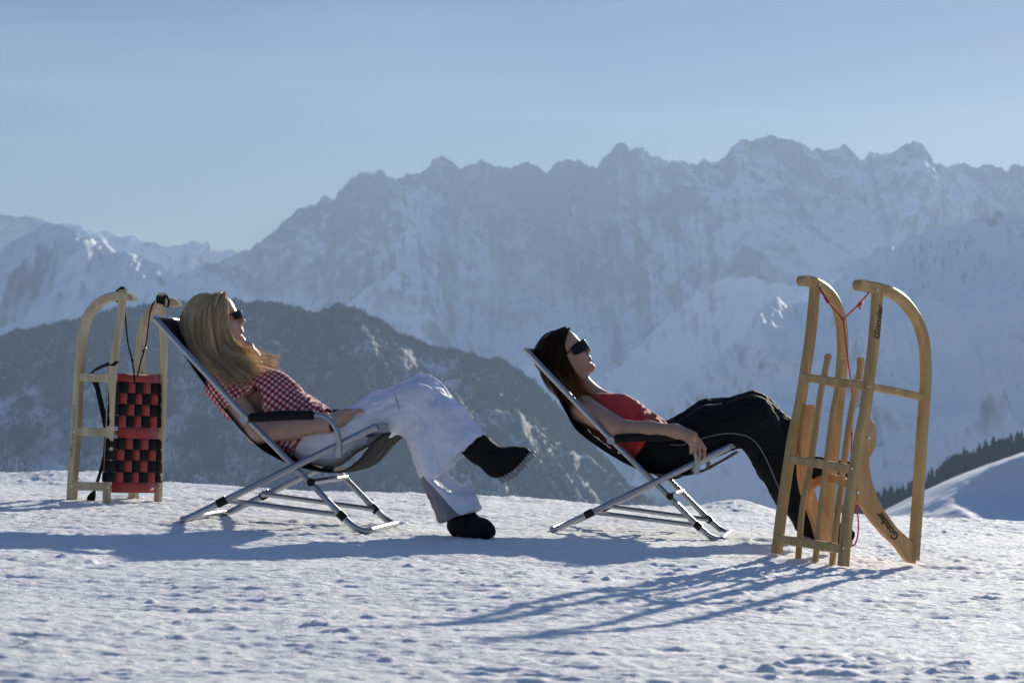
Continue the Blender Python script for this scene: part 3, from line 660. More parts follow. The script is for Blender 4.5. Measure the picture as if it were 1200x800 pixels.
# ------------------------------------------------------------ sled standing at the right
def bolt(root, p, nrm, r=.005):
    mb = MB(); n_ = V3(nrm)/np.linalg.norm(V3(nrm)); mb.tube([tuple(V3(p)), tuple(V3(p)+n_*.003)], r, 10); mb.build('bolt', BOLT, root, 'auto')
def right_sled():
    P0 = at(988, 662, 7.37); tl = Vector((-.22, .28, 0)).normalized(); n = Vector((.28, .22, 0)).normalized(); Wd = .345
    near = lambda x, y, o=0: on_plane(x, y, P0+tl*o, tl)
    far = lambda x, y, o=0: on_plane(x, y, P0+tl*(Wd+o), tl)
    root = empty('wooden_sled', (P0.x, P0.y, P0.z), label='large slatted wooden sled with red cord standing upright at the right', cat='sled')
    PP = lambda f, pts, o=0: [tuple(f(x, y, o)) for x, y in pts]
    # runners
    for f, pts, tip in ((near, [(1008,334),(1018,336),(1028,338),(1042,342),(1054,349),(1064,359),(1073,372),(1079,386),(1083,402),(1084.5,420),(1085,440),(1084,462),(1081,500),(1078.5,540),(1076,580),(1073,620),(1070.5,656)], 0),
                   (far, [(942,329),(950,330),(960,334.5),(971,343),(980,357),(985,373),(987,392),(987.5,412),(986,435),(984,460),(980,500),(976,540),(972,585),(969,620),(967,646)], 1)):
        b = MB(); b.bar(PP(f, pts), .036, .038, tl, .22, step=.02)
        o = b.build('runner', WOOD, root, 'auto')
        c = pts[0]; e = f(*c); b = MB(); b.tube([tuple(Vector(e)-tl*.019), tuple(Vector(e)+tl*.019)], .019, 16); keep(b.build('runner_tip', WOOD, None, 'auto'), root)
        b = MB(); 
        lo_ = PP(f, [(pts[-1][0]-4, pts[-1][1]-14), (pts[-1][0]+6, pts[-1][1]-2)])
    for f, pts in ((near, [(988,663),(990,640),(992.5,610),(997,577),(1002,545),(1008,510),(1014,480),(1019,440),(1024,400),(1027,360),(1028,340)]),
                   (far, [(910,648),(911,640),(917,592),(924,545),(930,507),(937,477),(943,440),(949,400),(953,362),(955,336)])):
        b = MB(); b.bar(PP(f, pts), .034, .037, tl, .22, step=.03)
        b.build('seat_rail', WOOD, root, 'auto')
    # support boards
    sp = [(1012,487),(1017.5,489),(1021,494),(1023.3,503),(1024.3,512),(1023,521),(1020,529),(1016,536),(1015.5,542),(1017.5,557),(1021,570),(1025,582),(1035,600),(1050,620),(1066,634),(1073,641),(1071,660),(1065,659),(1060,655),(1050,641),(1042,633),(1035,627),(1030,621),(1023,613),(1017,605),(1007,590),(1002,582),(1003,555),(1008,520)]
    b = MB(); b.slab(PP(near, sp), tl*.022); o = b.build('support_board', WOODO, root, 'auto')
    sf = [(942,474),(952,474),(951,500),(948,520),(947,545),(949,560),(955,585),(964,600),(969,610),(968,618),(972,634),(958,634),(953,615),(946,595),(939,575),(936,557),(936,520),(939,495)]
    b = MB(); b.slab(PP(far, sf, -.02), tl*.022); b.build('support_board', WOODO, root, 'auto')
    mixp = lambda px, py, k, o=0: tuple(on_plane(px, py, P0+tl*(Wd*k)+n*o, tl))
    b = MB(); b.bar([mixp(947,584,.93,0), mixp(951,570,.85), mixp(960,563,.75), mixp(972,560.5,.6), mixp(984,562,.45), mixp(994,567,.28), mixp(1003,578,.12), mixp(1008,588,.06)], .02, .028, tl.cross(Vector((0,0,1))), .2, step=.02)
    b.build('bow', WOODO, root, 'auto')
    # cross bars between rails and rail-runner struts
    for a, c in (((943,441.5), (1016,451.5)), ((927,537), (998,549)), ((913,630.5), (986,642))):
        b = MB(); b.bar([tuple(far(*a)-n*.012), tuple(near(*c)-n*.012)], .030, .020, (0, 0, 1), .2); b.build('cross_bar', WOOD, root, 'auto')
    b = MB(); b.bar(PP(near, [(1022,453.5), (1050,458.5), (1084,466)]), .022, .026, tl, .2); bs = b.build('strut', WOOD, root, 'auto')
    b = MB(); b.bar(PP(far, [(944,440), (986,452)]), .022, .026, tl, .2); b.build('strut', WOOD, root, 'auto')
    # slats, behind the cross bars
    qq = lambda pts, k: [mixp(x, y, k, .0) for x, y in pts]
    b_off = n*.012
    for pts, k in (([(967.5,418),(963,440),(957,472),(947,545),(937.5,595),(932.5,655)], .74), ([(983.5,424),(978,460),(973,485),(966,540),(959.5,595),(952.5,658)], .5), ([(1005.5,422),(1004,440),(997,470),(989,520),(979.5,595),(972,663)], .26)):
        b = MB(); P_ = [tuple(Vector(p)+b_off) for p in qq(pts, k)]
        wdir = (tl)
        b.bar(P_, .024, .014, wdir, .25, step=.03)
        b.tube([tuple(Vector(P_[0])-n*.007), tuple(Vector(P_[0])+n*.007)], .012, 14)
        b.build('slat', WOOD, root, 'auto')
    b = MB()
    for p in ((1027.5,340),(1018,513),(1005,577)): 
        bolt(root, near(*p, -.02), -tl, .006)
    for p in ((960,334),): bolt(root, far(*p, -.02), -tl, .006)
    for p in ((1018,453),(998,549),(988,642)): bolt(root, near(*p, -.020), -tl, .004)
    # cord
    b = MB(); K = mixp(988, 374, .55)
    b.tube([tuple(far(960,336,-.022)), mixp(964.5,344,.93), mixp(970,353,.8), K], .0032, 8); b.tube([tuple(near(1018,343,-.01)), mixp(1008,355,.25), K], .0032, 8)
    b.tube([K, mixp(991,400,.52,.03), mixp(994,425,.5,.06), mixp(998,455,.48,.06), mixp(998.5,490,.45,.06), mixp(998,508,.44,.06), mixp(998,540,.4,.08), mixp(1000,570,.35,.1), mixp(1003.5,592,.3,.1), mixp(1006,612,.3,.1), mixp(1005,628,.3,.1), mixp(1002,637,.3,.1), mixp(996,640,.3,.1)], .0028, 8, step=.02)
    b.tube([mixp(967,348,.86), mixp(970.5,354,.78)], .0062, 8); b.tube([mixp(1011,352,.3), mixp(1006,358,.24)], .0065, 8); b.ball(K, .0075, 6)
    b.ball(mixp(998,508,.44,.06), .006, 6)
    b.tube([mixp(1009,354,.28), mixp(1007,361,.28), mixp(1008,363,.28)], .0025, 6)
    b.build('pull_cord', REDR, root)
    # lettering: on the near faces
    a = near(1033.5, 391, -.0205); c = near(1037.5, 364, -.0205)
    a = near(1030.2, 399, -.0185); c = near(1034.0, 364, -.0185); left = near(1020, 398, -.0185)-near(1030, 399, -.0185)
    xyz_tube_text('Gonder', .038, INK, root, a, c-a, left, shear=.25, off=.0008, spacing=1.0)
    a = near(1049, 633, -.0125); c = near(1032, 608, -.0125); up_ = near(1042, 638, -.0125)-near(1050, 632, -.0125)
    a = near(1054, 628, -.0125); c = near(1034, 601, -.0125)
    xyz_tube_text('Gonder', .042, INK, root, a, c-a, up_, shear=.2, off=.0008, spacing=.98)
right_sled()

def left_sled():
    P0 = at(125, 590, 8.85); th = math.radians(59); tl = Vector((math.cos(th), math.sin(th), 0)); n = Vector((-math.sin(th), math.cos(th), 0)); Wd = .32
    f1 = lambda x, y, o=0: on_plane(x, y, P0+tl*o, tl)
    f2 = lambda x, y, o=0: on_plane(x, y, P0+tl*(Wd+o), tl)
    fs = lambda x, y, o=0: on_plane(x, y, P0-n*(.018+o), n)          # the seat plane
    root = empty('wooden_sled', tuple(P0), label='pale wooden sled with red and black woven seat standing upright at the left', cat='sled')
    PP = lambda f, pts, o=0: [tuple(f(x, y, o)) for x, y in pts]
    for f, pts in ((f1, [(84,588),(86,550),(87.5,530),(90,490),(92,451),(94,425),(95.5,405),(98,388),(103,371),(111,360),(121,352),(133,347.5),(146,347),(154,349),(158,351)]),
                   (f2, [(156,588),(158,540),(161,480),(163.5,440),(164.5,415),(166,392),(171,374),(180,362),(189,354),(200,354),(207,355.5),(211,357)])):
        b = MB(); P_ = smooth_line(PP(f, pts), .02)
        L = len(P_)
        def sec(i, L=L):
            k = min(1, (L-1-i)/5.+.35); a, c, h = .0175, .0175*k, .004
            return [(-a+h, -c), (a-h, -c), (a, -c+h), (a, c-h), (a-h, c), (-a+h, c), (-a, c-h), (-a, -c+h)]
        b.sweep(P_, sec, tl); b.build('runner', WOODL, root, 'auto')
    for f, pts in ((f1, [(125,591),(125.5,568),(128.5,504),(131.6,443),(134,420),(136.5,402),(140,382),(142.5,360),(144,338)]),
                   (f2, [(184.5,593),(186,568),(189.5,508),(191,451),(192,420),(192,402),(190.5,382),(189.5,360),(190,343)])):
        b = MB(); b.bar(PP(f, pts), .028, .030, tl, .2, step=.03)
        b.build('seat_rail', WOODL, root, 'auto')
    for a, c in (((93,441.7), (131,443)), ((89,505), (128,506.5)), ((86,569), (125,570))):
        b = MB(); b.bar(PP(f1, [a, c], -.004), .020, .034, tl, .12); b.build('strut', WOODL, root, 'auto')
        b = MB(); b.bar([tuple(f2(a[0]+71, a[1]-1, .004)), tuple(f2(c[0]+59, c[1]-1, .004))], .020, .034, tl, .12); b.build('strut', WOODL, root, 'auto')
        b = MB(); b.bar([tuple(f1(*c)+n*.02), tuple(f2(c[0]+59, c[1]-1)+n*.02)], .02, .03, (0, 0, 1), .1); b.build('cross_bar', WOODL, root, 'auto')
    b = MB()
    for p in ((91,440),(88.5,505),(85,569)): bolt(root, f1(*p, -.0178), -tl, .004)
    for p in ((132.5,443),(129.5,506),(126,571)): bolt(root, fs(*p, .0), -n, .004)
    for p in ((189.5,508),(187,571),(193,446)): bolt(root, fs(*p, .0), -n, .004)
    for p in ((101,441.5),): bolt(root, f1(*p, -.0145), -tl, .004)
    # woven seat
    top = (437, 439.5); bot = (576.8, 577.3)
    def ws(u, v, o):      # u 0..1 across between the rail centres, v 0..1 down
        xl = 134.5+(127.0-134.5)*v; xr = 190.5+(185.5-190.5)*v
        return np.array(fs(xl+(xr-xl)*u, (top[0]*(1-u)+top[1]*u)*(1-v)+(bot[0]*(1-u)+bot[1]*u)*v, o))
    def patch(mb, u0, u1, v0, v1, z0, bulge, N=4):
        V = []; 
        for i in range(N+1):
            for j in range(N+1):
                a, c = i/N, j/N; e = bulge*(math.sin(math.pi*a)*math.sin(math.pi*c))**.5+(-.0035 if i in (0, N) or j in (0, N) else 0)
                V.append(ws(u0+(u1-u0)*a, v0+(v1-v0)*c, z0+e))
        mb.add(V, [tuple(f) for f in grid_faces(N+1, N+1)])
    R = MB(); KK = (MB(), MB())
    cols = [(.0, .12), (.12, .29), (.29, .45), (.45, .60), (.60, .77), (.77, .93), (.93, 1.06)]
    yv = lambda z: (z-40)/650.
    patch(R, .06, .96, yv(40), yv(87), .004, .003)
    rows = [('A', 87, 146), ('B', 147, 205), ('A', 207, 268), ('B', 270, 330), ('A', 395, 453), ('B', 455, 513), ('A', 515, 576), ('B', 578, 632)]
    for k, a, c in rows:
        v0, v1 = yv(a), yv(c); K = KK[0] if a < 350 else KK[1]
        for i, (u0, u1) in enumerate(cols):
            blk = i in (0, 6) or (i in (1, 3, 5) if k == 'A' else i in (2, 4))
            if blk: patch(K, u0-(.11 if i == 0 else .003), u1+.003, v0, v1, .006, .002)
            else: patch(R, u0+.004, u1-.004, v0-.004, v1+.004, .004, .002)
        for xx in (-1, 1):   # the bands wrapped round the rails
            pc = [ws(-.045 if xx < 0 else 1.0, v, -.018) for v in (v0+.004, v1-.004)]
            K.bar([tuple(q) for q in pc], .032, .0335, tl, .2)
    patch(R, .125, .93, yv(330), yv(395), .003, .003); patch(R, .06, .96, yv(632), yv(690), .004, .003)
    for o_, m_, nm in ((R, REDW, 'red_webbing'), (KK[0], BLKW, 'black_webbing'), (KK[1], BLKW, 'black_webbing')):
        o = o_.build(nm, m_, root, True)
        md = o.modifiers.new('t', 'SOLIDIFY'); md.thickness = .002; md.offset = 0
    # cords and strap
    mx = lambda px, py, k: tuple(on_plane(px, py, P0+tl*(Wd*k), tl))
    b = MB(); b.tube([mx(136,352,0), mx(141,357,.02), mx(146,366,.08), mx(148,385,.15), mx(150,402,.2), mx(155,422,.3), mx(157,437,.34), mx(158,450,.34)], .0032, 8, step=.02)
    b.tube([mx(184,352.5,.97), mx(179,356,.93), mx(175.5,368,.88), mx(173,390,.8), mx(170,408,.7), mx(166,420,.6), mx(162,436,.5), mx(160,450,.5)], .0032, 8, step=.02)
    b.ball(mx(155,422,.3), .006, 5); b.ball(mx(168,411,.65), .006, 5)
    for k in range(4): 
        c0 = V3(f2(188+k*2.6, 351+k*.8)); pr = []
        for q in range(13): a = q/12*2*math.pi; pr.append(tuple(c0+V3(tl)*.024*math.cos(a)+np.array([0, 0, 1])*.020*math.sin(a)))
        b.tube(pr, .0042, 6)
    b.tube([tuple(f2(195,346,-.03)), tuple(f2(198,352,-.034)), tuple(f2(197,359,-.03))], .005, 6)
    b.tube([tuple(f1(137,341,-.0)), tuple(f1(143,337,-.018)), tuple(f1(146,338,-.01))], .006, 6)
    b.build('pull_cord', BLKR, root)
    b = MB(); b.bar([mx(136.5,426,-.05), mx(128,426,-.02), mx(118,430,.05), mx(110,434,.1), mx(107,438,.15), mx(113,450,.2), mx(121,485,.25), mx(124.5,505,.3), mx(123,530,.3), mx(117,555,.25), mx(112,570,.2), mx(109,580,.2)], .026, .004, (.7,0,.7), .2, step=.02)
    b.tube([mx(110,577,.2)+(.010,), mx(107,583,.2)+(.018,), mx(106,587,.2)+(.016,)], .02, 10)
    b.build('strap', BLKW, root, 'auto')
    b = MB(); b.ball(mx(168.5,408.5,.97), .012, 6); b.build('knob', WOODL, root)
    a = f1(86.0, 474, -.0182); c = f1(81, 560, -.0182)
    xyz_tube_text('Location de luges', .026, INK2, root, a, c-a, f1(92, 480)-f1(84, 480), shear=.0, off=.0, spacing=1.15)
left_sled()
SEAM = mat('trouser_seam', (.62, .63, .72), .8)
# ------------------------------------------------------------ people
def frame(fwd_pitch, yaw=0., roll=0.):
    """head frame: rows = local x (face), y (her left->away), z (crown) in world axes; face looks to +X"""
    cp, sp = math.cos(fwd_pitch), math.sin(fwd_pitch); cy, sy = math.cos(yaw), math.sin(yaw)
    x = np.array([cp*cy, cp*sy, sp]); z = np.array([-sp*cy, -sp*sy, cp]); y = np.cross(z, x)
    return np.array([x, y, z])
def head_prims(O, R, s=.95):
    g = lambda x, y, z: O + s*(R.T@np.array([x, y, z]))
    E = lambda x, y, z, a, b, c, k=.015, sub=False: ell(g(x, y, z), R, (a*s, b*s, c*s), k, sub)
    C = lambda p, r0, q, r1, k=.012: cap(g(*p), r0*s, g(*q), r1*s, k)
    P = [E(-.015, 0, .030, .098, .076, .088), E(.035, 0, -.040, .056, .054, .075, .03), E(.040, 0, .040, .050, .058, .055, .02)]
    for q in (-1, 1):
        P += [C((-.005, .050*q, -.055), .020, (.062, .014*q, -.099), .015, .02), C((.055, .038*q, -.030), .022, (.045, .036*q, -.06), .018, .02),
              E(-.004, .073*q, -.022, .017, .009, .031, .006), E(.088, .031*q, -.001, .010, .015, .009, .008, True)]
        P += [E(.080, .031*q, -.002, .013, .014, .012, .004)]
    P += [C((.080, -.026, .018), .012, (.080, .026, .018), .012, .012), C((.086, 0, .004), .008, (.107, 0, -.030), .0105, .008),
          E(.096, .012, -.038, .011, .008, .008, .006), E(.096, -.012, -.038, .011, .008, .008, .006),
          E(.074, 0, -.100, .020, .022, .017, .015), C((.086, -.004, -.050), .010, (.086, .004, -.050), .010, .01),
          E(.0905, 0, -.0595, .0095, .023, .0052, .004), E(.0895, 0, -.0705, .0090, .020, .0060, .004)]
    return P, g
def finger(P, base, dirs, lens, r, k=.004):
    p = V3(base)
    for i, (d, l) in enumerate(zip(dirs, lens)):
        d = V3(d)/np.linalg.norm(V3(d)); q = p+d*l; P.append(cap(p, r*(1-.08*i), q, r*(1-.08*(i+1)), k)); p = q
def lip_attr(o, Vt, g, s=.95):
    me = o.data; a = me.attributes.new('lip', 'FLOAT', 'POINT')
    d = np.minimum(np.linalg.norm((Vt-g(.096, 0, -.065))/np.array([.013, .026, .0125])/s, axis=1), 9)
    a.data.foreach_set('value', np.clip((1.1-d)*3, 0, .6).astype(np.float32))
from mathutils.bvhtree import BVHTree
def on_cloth(o, q, pts, off, r, name, mt, root):
    me = o.data; bv = BVHTree.FromPolygons([v.co for v in me.vertices], [p.vertices[:] for p in me.polygons]); out = []
    L = smooth_line([q(x, y, off) for x, y in pts], .012)
    for p in L:
        h = bv.ray_cast(Vector(p)-Vector((0, .5, 0)), Vector((0, 1, 0)))
        if h[0] is not None and (not out or abs(h[0].y-out[-1][1]) < .05): out.append(tuple(h[0]))
    if len(out) > 2:
        b = MB(); b.tube(out, r, 6); c = b.build(name, mt, None); c.parent = o; c.matrix_parent_inverse = Matrix.Identity(4)
def strands(name, guides, n, r, mat_, parent, jit=.010, seed=3, spread=.012, tips=.5, light=None):
    """locks of hair: tubes that follow blends of neighbouring guides"""
    rr = np.random.RandomState(seed); m = 16
    G = []
    for g in guides:
        L = smooth_line(g, .004); s = np.concatenate([[0], np.cumsum(np.linalg.norm(np.diff(L[:, :3], axis=0), axis=1))]); t = np.linspace(0, s[-1], m)
        G.append(np.stack([np.interp(t, s, L[:, k]) for k in range(3)], 1))
    G = np.array(G); Vs = []; Fs = []; A = []; k = 4
    nl_ = max(6, int(n/34)); locks = [(rr.rand()*(len(G)-1), rr.randn(3), rr.randn(3), rr.rand(3)*6.28, rr.rand()) for _ in range(nl_)]
    for q in range(n):
        u = rr.rand()*(len(G)-1); i = min(int(u), len(G)-2); f = u-i
        f = f+.0
        c = G[i]*(1-f)+G[i+1]*f
        L = int(m*(1-rr.rand()*.22)); c = c[:max(L, 8)]
        t = np.linspace(0, 1, len(c))[:, None]
        lk = locks[rr.randint(len(locks))]; u = np.clip(lk[0]+rr.randn()*.10, 0, .999*(len(G)-1)); i = min(int(u), len(G)-2); f = u-i
        c = (G[i]*(1-f)+G[i+1]*f)[:len(c)]; t = np.linspace(0, 1, len(c))[:, None]
        off = lk[1]*spread*.75+rr.randn(3)*spread*.22; w1 = lk[2]*jit*.9+rr.randn(3)*jit*.35; ph = lk[3]
        c = c + off*(.35+t*1.0) + w1*np.sin(t*(3+3*rr.rand())+ph)*t*tips*1.3
        R_ = r*(.6+.8*rr.rand())*np.clip(np.minimum(1, (1-t[:, 0])*2.5+.12), 0, 1)
        tg = np.gradient(c, axis=0); tg /= np.linalg.norm(tg, axis=1)[:, None]+1e-9
        up = np.cross(tg, [0.2, 1, .1]); up /= np.linalg.norm(up, axis=1)[:, None]+1e-9; bn = np.cross(tg, up)
        V = np.concatenate([(c+R_[:, None]*(math.cos(a)*up+math.sin(a)*bn))[:, None] for a in (0, 1.57, 3.14, 4.71)], 1)
        base = len(Vs)*0 + sum(len(x) for x in Vs) if False else None
        Vs.append(V.reshape(-1, 3)); 
        nn = len(c); i0 = np.arange(nn-1)[:, None]*k
        Fs.append((nn, np.concatenate([np.concatenate([i0+j, i0+(j+1) % k, i0+k+(j+1) % k, i0+k+j], 1) for j in range(k)])))
        lt = np.clip(.15+lk[4]*.6+rr.randn()*.16, 0, 1) if light is None else light(q, c, rr)
        A.append(np.full(len(V)*k, 0) + (lt if np.ndim(lt) == 0 else np.repeat(lt, k)))
    off = 0; F = []
    for (nn, f), v in zip(Fs, Vs): F.append(f+off); off += len(v)
    V = np.concatenate(Vs); o = mesh_np(name, V, np.concatenate(F), mat_)
    a = o.data.attributes.new('strand', 'FLOAT', 'POINT'); a.data.foreach_set('value', np.concatenate(A).astype(np.float32))
    if parent is not None: keep(o, parent)
    return o
def glasses(g, O, R, parent, label_mat=GLASS, big=1.0, wrap=11., wide=.028):
    b = MB()
    P3 = [g(-.012, -.080, -.006), g(.01, -.079, .002), g(.04, -.074, .006), g(.072, -.061, .008), g(.110, -.008, .006), g(.113, 0, .008), g(.110, .008, .006), g(.072, .061, .008), g(.04, .074, .006), g(.01, .079, .002), g(-.012, .080, -.006)]
    b.tube(P3, .0026, 8)
    fr = b.build('sunglasses', DARKP, parent)
    for q in (-1, 1):
        pts = []
        for i in range(15):
            for j in range(9):
                a = (i/14-.5)*2; c = (j/8-.5)*2; e = (1-abs(a)**3*.35); y = .005+wide*(1+a)
                pts.append(g(.1145-wrap*y*y, q*y, -.003+.021*c*e*big))
        b = MB(); b.add(pts, [tuple(f) for f in grid_faces(15, 9)])
        o = b.build('lens', GLASS, None, True); o.parent = fr; md = o.modifiers.new('t', 'SOLIDIFY'); md.thickness = .003; md.offset = 0
    return fr

# ---- the blonde woman -------------------------------------------------------
def person1():
    M = lambda px: 8.262-.174*((px-215)/320.)
    q = lambda px, py, off=0.: V3(at(px, py, M(px)-off))
    root = empty('person', tuple(q(372, 520)), label='woman with long blonde hair, red gingham shirt and white trousers lying in deck chair', cat='person')
    # body: head, neck, chest, arms and hands in one skin
    R = frame(math.radians(18), math.radians(0)); O = q(252, 377.5, .0)
    P, g = head_prims(O, R)
    P += [cap(g(-.03, 0, -.05), .050, q(272, 432), .054, .03), cap(q(272, 432), .058, q(300, 462), .085, .05)]
    for s in (-1, 1): P += [cap(q(270, 436), .05, q(262, 455, .15*s), .052, .03)]
    P += [cap(q(300, 462), .10, q(340, 495), .09, .05), cap(q(340, 495), .085, q(372, 515), .085, .05)]
    sh, el, wr = q(262, 453, .150), q(302, 507, .175), q(386, 497.5, .185)
    P += [cap(sh, .050, el, .039, .03), cap(el, .041, (el+wr*1.0)/2, .036, .015), cap((el+wr)/2, .036, wr, .025, .02)]
    pal = q(399, 490, .165); kn = q(407, 485, .155)
    P += [cap(wr, .026, pal, .026, .02, (0, 1, 0), .75), cap(pal, .027, kn, .023, .02, (0, 1, 0), 1.2)]
    for i in range(4):
        bb = kn+np.array([.003*i, -.030+.019*i, .004]); finger(P, bb, [(1, .12, .25), (1, .2, .1), (1, .25, -.25)], (.028-.002*abs(i-1.5), .020, .014), .0085)
    finger(P, pal+np.array([-.005, .03, .01]), [(.7, .6, .3), (1, .1, -.1)], (.035, .030), .0095)
    # far arm folded up, fist under the chin
    fs, fe, fw = q(272, 450, -.16), q(332, 468, -.17), q(302, 433, -.09)
    P += [cap(fs, .05, fe, .038, .03), cap(fe, .038, fw, .027, .02)]
    hp = q(295, 418, -.045)
    P += [cap(fw, .026, hp, .030, .015), cap(hp, .030, q(291, 410, -.02), .026, .015)]
    for i in range(4):
        bb = q(296.5-1.6*i*.3, 414-1.0*i, -.065+.019*i); finger(P, bb, [(-.15, .1, 1), (-.9, .3, .35), (-.6, .2, -.8)], (.024, .022, .016), .0085)
    finger(P, q(292, 418, -.015), [(-.5, -.3, .9), (-.7, -.1, .5)], (.028, .022), .0095)
    body, Vt, _ = sdf_mesh('body', P, .0038, SKIN1, root); lip_attr(body, Vt, g)
    for s in (-1, 1):
        b = MB(); b.ball(tuple(g(.0835, .031*s, -.002)), .0105, 8)
        b.build('eye', mat('eye_white', (.25, .2, .18), .2), root)
    gl = glasses(g, O, R, root, big=.82, wide=.025)
    # shirt
    P = []
    for s in (-.075, 0, .075):
        P += [cap(q(276, 447, s), .082, q(306, 467, s), .106, .03), cap(q(306, 467, s), .106, q(340, 492, s), .098, .04), cap(q(340, 492, s*.9), .098, q(362, 506, s), .104, .04)]
    for s in (-1, 1):
        P += [cap(q(325, 456, .068*s), .062, q(331, 460, .066*s), .060, .03)]
        P += [cap(q(268, 443, .09*s), .062, q(262, 452, .155*s), .066, .03)]
        P += [cap(q(262, 452, .150*s), .064, q(262+15, 452+22, .158*s), .062, .02), cap(q(270,448,.11*s),.07,q(290,472,.11*s),.07,.03)]
    P += [cap(q(296, 430, .03), .022, q(306, 431, -.02), .02, .015), cap(q(274, 428), .066, q(280, 440), .07, .03)]
    axis = [q(262, 436), q(290, 456), q(320, 478), q(345, 496), q(375, 514)]
    nn = np.cross(V3(axis[3])-V3(axis[1]), (0, 1, 0))
    hem = q(368, 505); dirn = (q(368, 510)-q(335, 487))
    slv = q(277, 472, .158); sd = V3(el-sh)
    def dsp(Pp):
        s_, d_, off_, tg_ = line_coord(Pp, axis)
        a = fbm(Pp[:, 0]*16+Pp[:, 2]*22, Pp[:, 1]*12+Pp[:, 2]*6, 3, 11)*.006
        near_hem = np.clip((s_-.22)/.12, 0, 1)
        b_ = np.maximum(0, 1-np.abs(perlin(s_*34, Pp[:, 1]*9+Pp[:, 0]*4, 77))*3)*.009*near_hem
        return a+b_+.001
    o, Vt, Fc = sdf_mesh('shirt', P, .0045, GING, root, cuts=[(hem, dirn, .22), (slv, sd, .11)], disp=dsp)
    # weave coordinates: along the spine and across it
    e1 = V3(axis[3])-V3(axis[1]); e1 /= np.linalg.norm(e1); nrm = np.cross(e1, (0, 1, 0)); nrm /= np.linalg.norm(nrm)
    c0 = V3(axis[1]); rel = Vt-c0; u = rel@e1; ang = np.arctan2(rel@nrm, rel[:, 1])
    v = ang*.15
    sleeve = (np.linalg.norm(np.cross(Vt-sh, (el-sh)/np.linalg.norm(el-sh)), axis=1) < .083) & (Vt[:, 1] < sh[1]+.075)
    ea = (el-sh)/np.linalg.norm(el-sh); n2 = np.cross(ea, (0, 1, 0)); n2 /= np.linalg.norm(n2)
    us = (Vt-sh)@ea; vs = np.arctan2((Vt-sh)@n2, (Vt-sh)[:, 1])*.066
    u = np.where(sleeve, us, u); v = np.where(sleeve, vs, v)
    per = .0168; uvl = o.data.uv_layers.new(name='weave'); li = np.zeros(len(o.data.loops), np.int32); o.data.loops.foreach_get('vertex_index', li)
    uvl.data.foreach_set('uv', (np.stack([u, v], 1)[li]/per).astype(np.float32).ravel())
    # white trousers
    P = []
    for s in (-.07, .07): P += [cap(q(368, 516, s), .088, q(388, 518, s), .090, .05)]
    nl = [q(388, 511, .075), q(440, 489, .075), q(488, 477, .075), q(513, 535, .085), q(539.5, 606, .11)]      # planted leg
    P += [cap(nl[0]+np.array([0,0,-.012]), .084, nl[1], .076, .02), cap(nl[1], .076, nl[2], .083, .02), cap(nl[2], .084, nl[3], .080, .03), cap(nl[3], .080, nl[4], .080, .03)]
    tp = [q(388, 512, -.075), q(444, 487, -.05), q(494, 468, .0), q(520, 497, .07), q(552, 534, .13)]            # crossed leg
    P += [cap(tp[0]+np.array([0,0,-.02]), .078, tp[1], .078, .02), cap(tp[1], .078, tp[2], .083, .02), cap(tp[2], .083, tp[3], .088, .03), cap(tp[3], .088, tp[4], .091, .03)]
    c1 = (q(539, 603.5, .10), q(560, 640, .1)-q(545, 600, .1), .16); c2 = (q(547.5, 525.5, .13), q(575, 558, .13)-q(545, 524, .13), .17)
    c1 = (q(539, 604, .10), q(553, 654, .1)-q(536, 604, .1), .16); c2 = (q(547, 526, .13), q(580, 566, .13)-q(547, 526, .13), .17)
    f1_ = folds(.0085, .13, nl, 21); f2_ = folds(.0085, .12, tp, 31)
    def dsp2(Pp):
        d1 = line_coord(Pp, nl)[1]; d2 = line_coord(Pp, tp)[1]; return np.where(d1 < d2, f1_(Pp), f2_(Pp))
    tr, Vt, Fc = sdf_mesh('trousers', P, .0048, WHITEP, root, cuts=[c1, c2], disp=dsp2)
    # grey guard on the calf side of the planted leg: faces of the same cloth
    tr.data.materials.append(GREYP)
    cen = Vt[Fc].mean(1); pa = q(502, 560, .10); pb = q(539, 607, .10); 
    ax_ = (nl[4]-nl[3])/np.linalg.norm(nl[4]-nl[3]); s_ = (cen-nl[3])@ax_; side = np.cross(ax_, (0, 1, 0)); side /= np.linalg.norm(side)
    if side[0] > 0: side = -side
    lat = (cen-nl[3])@side
    mi = ((s_ > .055) & (s_ < .4) & (lat > .072-.40*np.clip(s_-.055, 0, .3)) & (cen[:, 2] < q(500, 556)[2]+.3) & (np.linalg.norm(np.cross(cen-nl[3], ax_), axis=1) < .11) & (s_ > .03)).astype(np.int32)
    tr.data.polygons.foreach_set('material_index', mi)
    on_cloth(tr, q, [(432,503),(448,494),(466,485),(482,482),(494,490),(502,505),(509,525),(516,548)], .1, .0013, 'seam', SEAM, root)
    on_cloth(tr, q, [(519,470),(531,486),(543,505),(553,521)], .1, .0012, 'seam', SEAM, root)
    on_cloth(tr, q, [(463,461),(466,470),(469,480)], .1, .0022, 'zip', GREYP, root)
    # belt straps and pocket at the waist
    b = MB(); b.bar([q(366,484,.10), q(376,484,.10), q(388,487,.10)], .018, .006, (0,1,0), .2); b.bar([q(377,476,.04), q(389,483,.04)], .03, .012, (0,1,0), .2)
    b.ball(q(364,481,.12), .008, 6); b.ball(q(369,483,.13), .008, 6)
    b.build('waist_strap', BLKW, root, 'auto')
    b = MB(); w0 = q(389.5, 498, .195); ax3 = (wr-el)/np.linalg.norm(wr-el)
    b.tube([tuple(wr+ax3*.006), tuple(wr+ax3*.018)], .0275, 18); b.build('bracelet', DARKP, root)
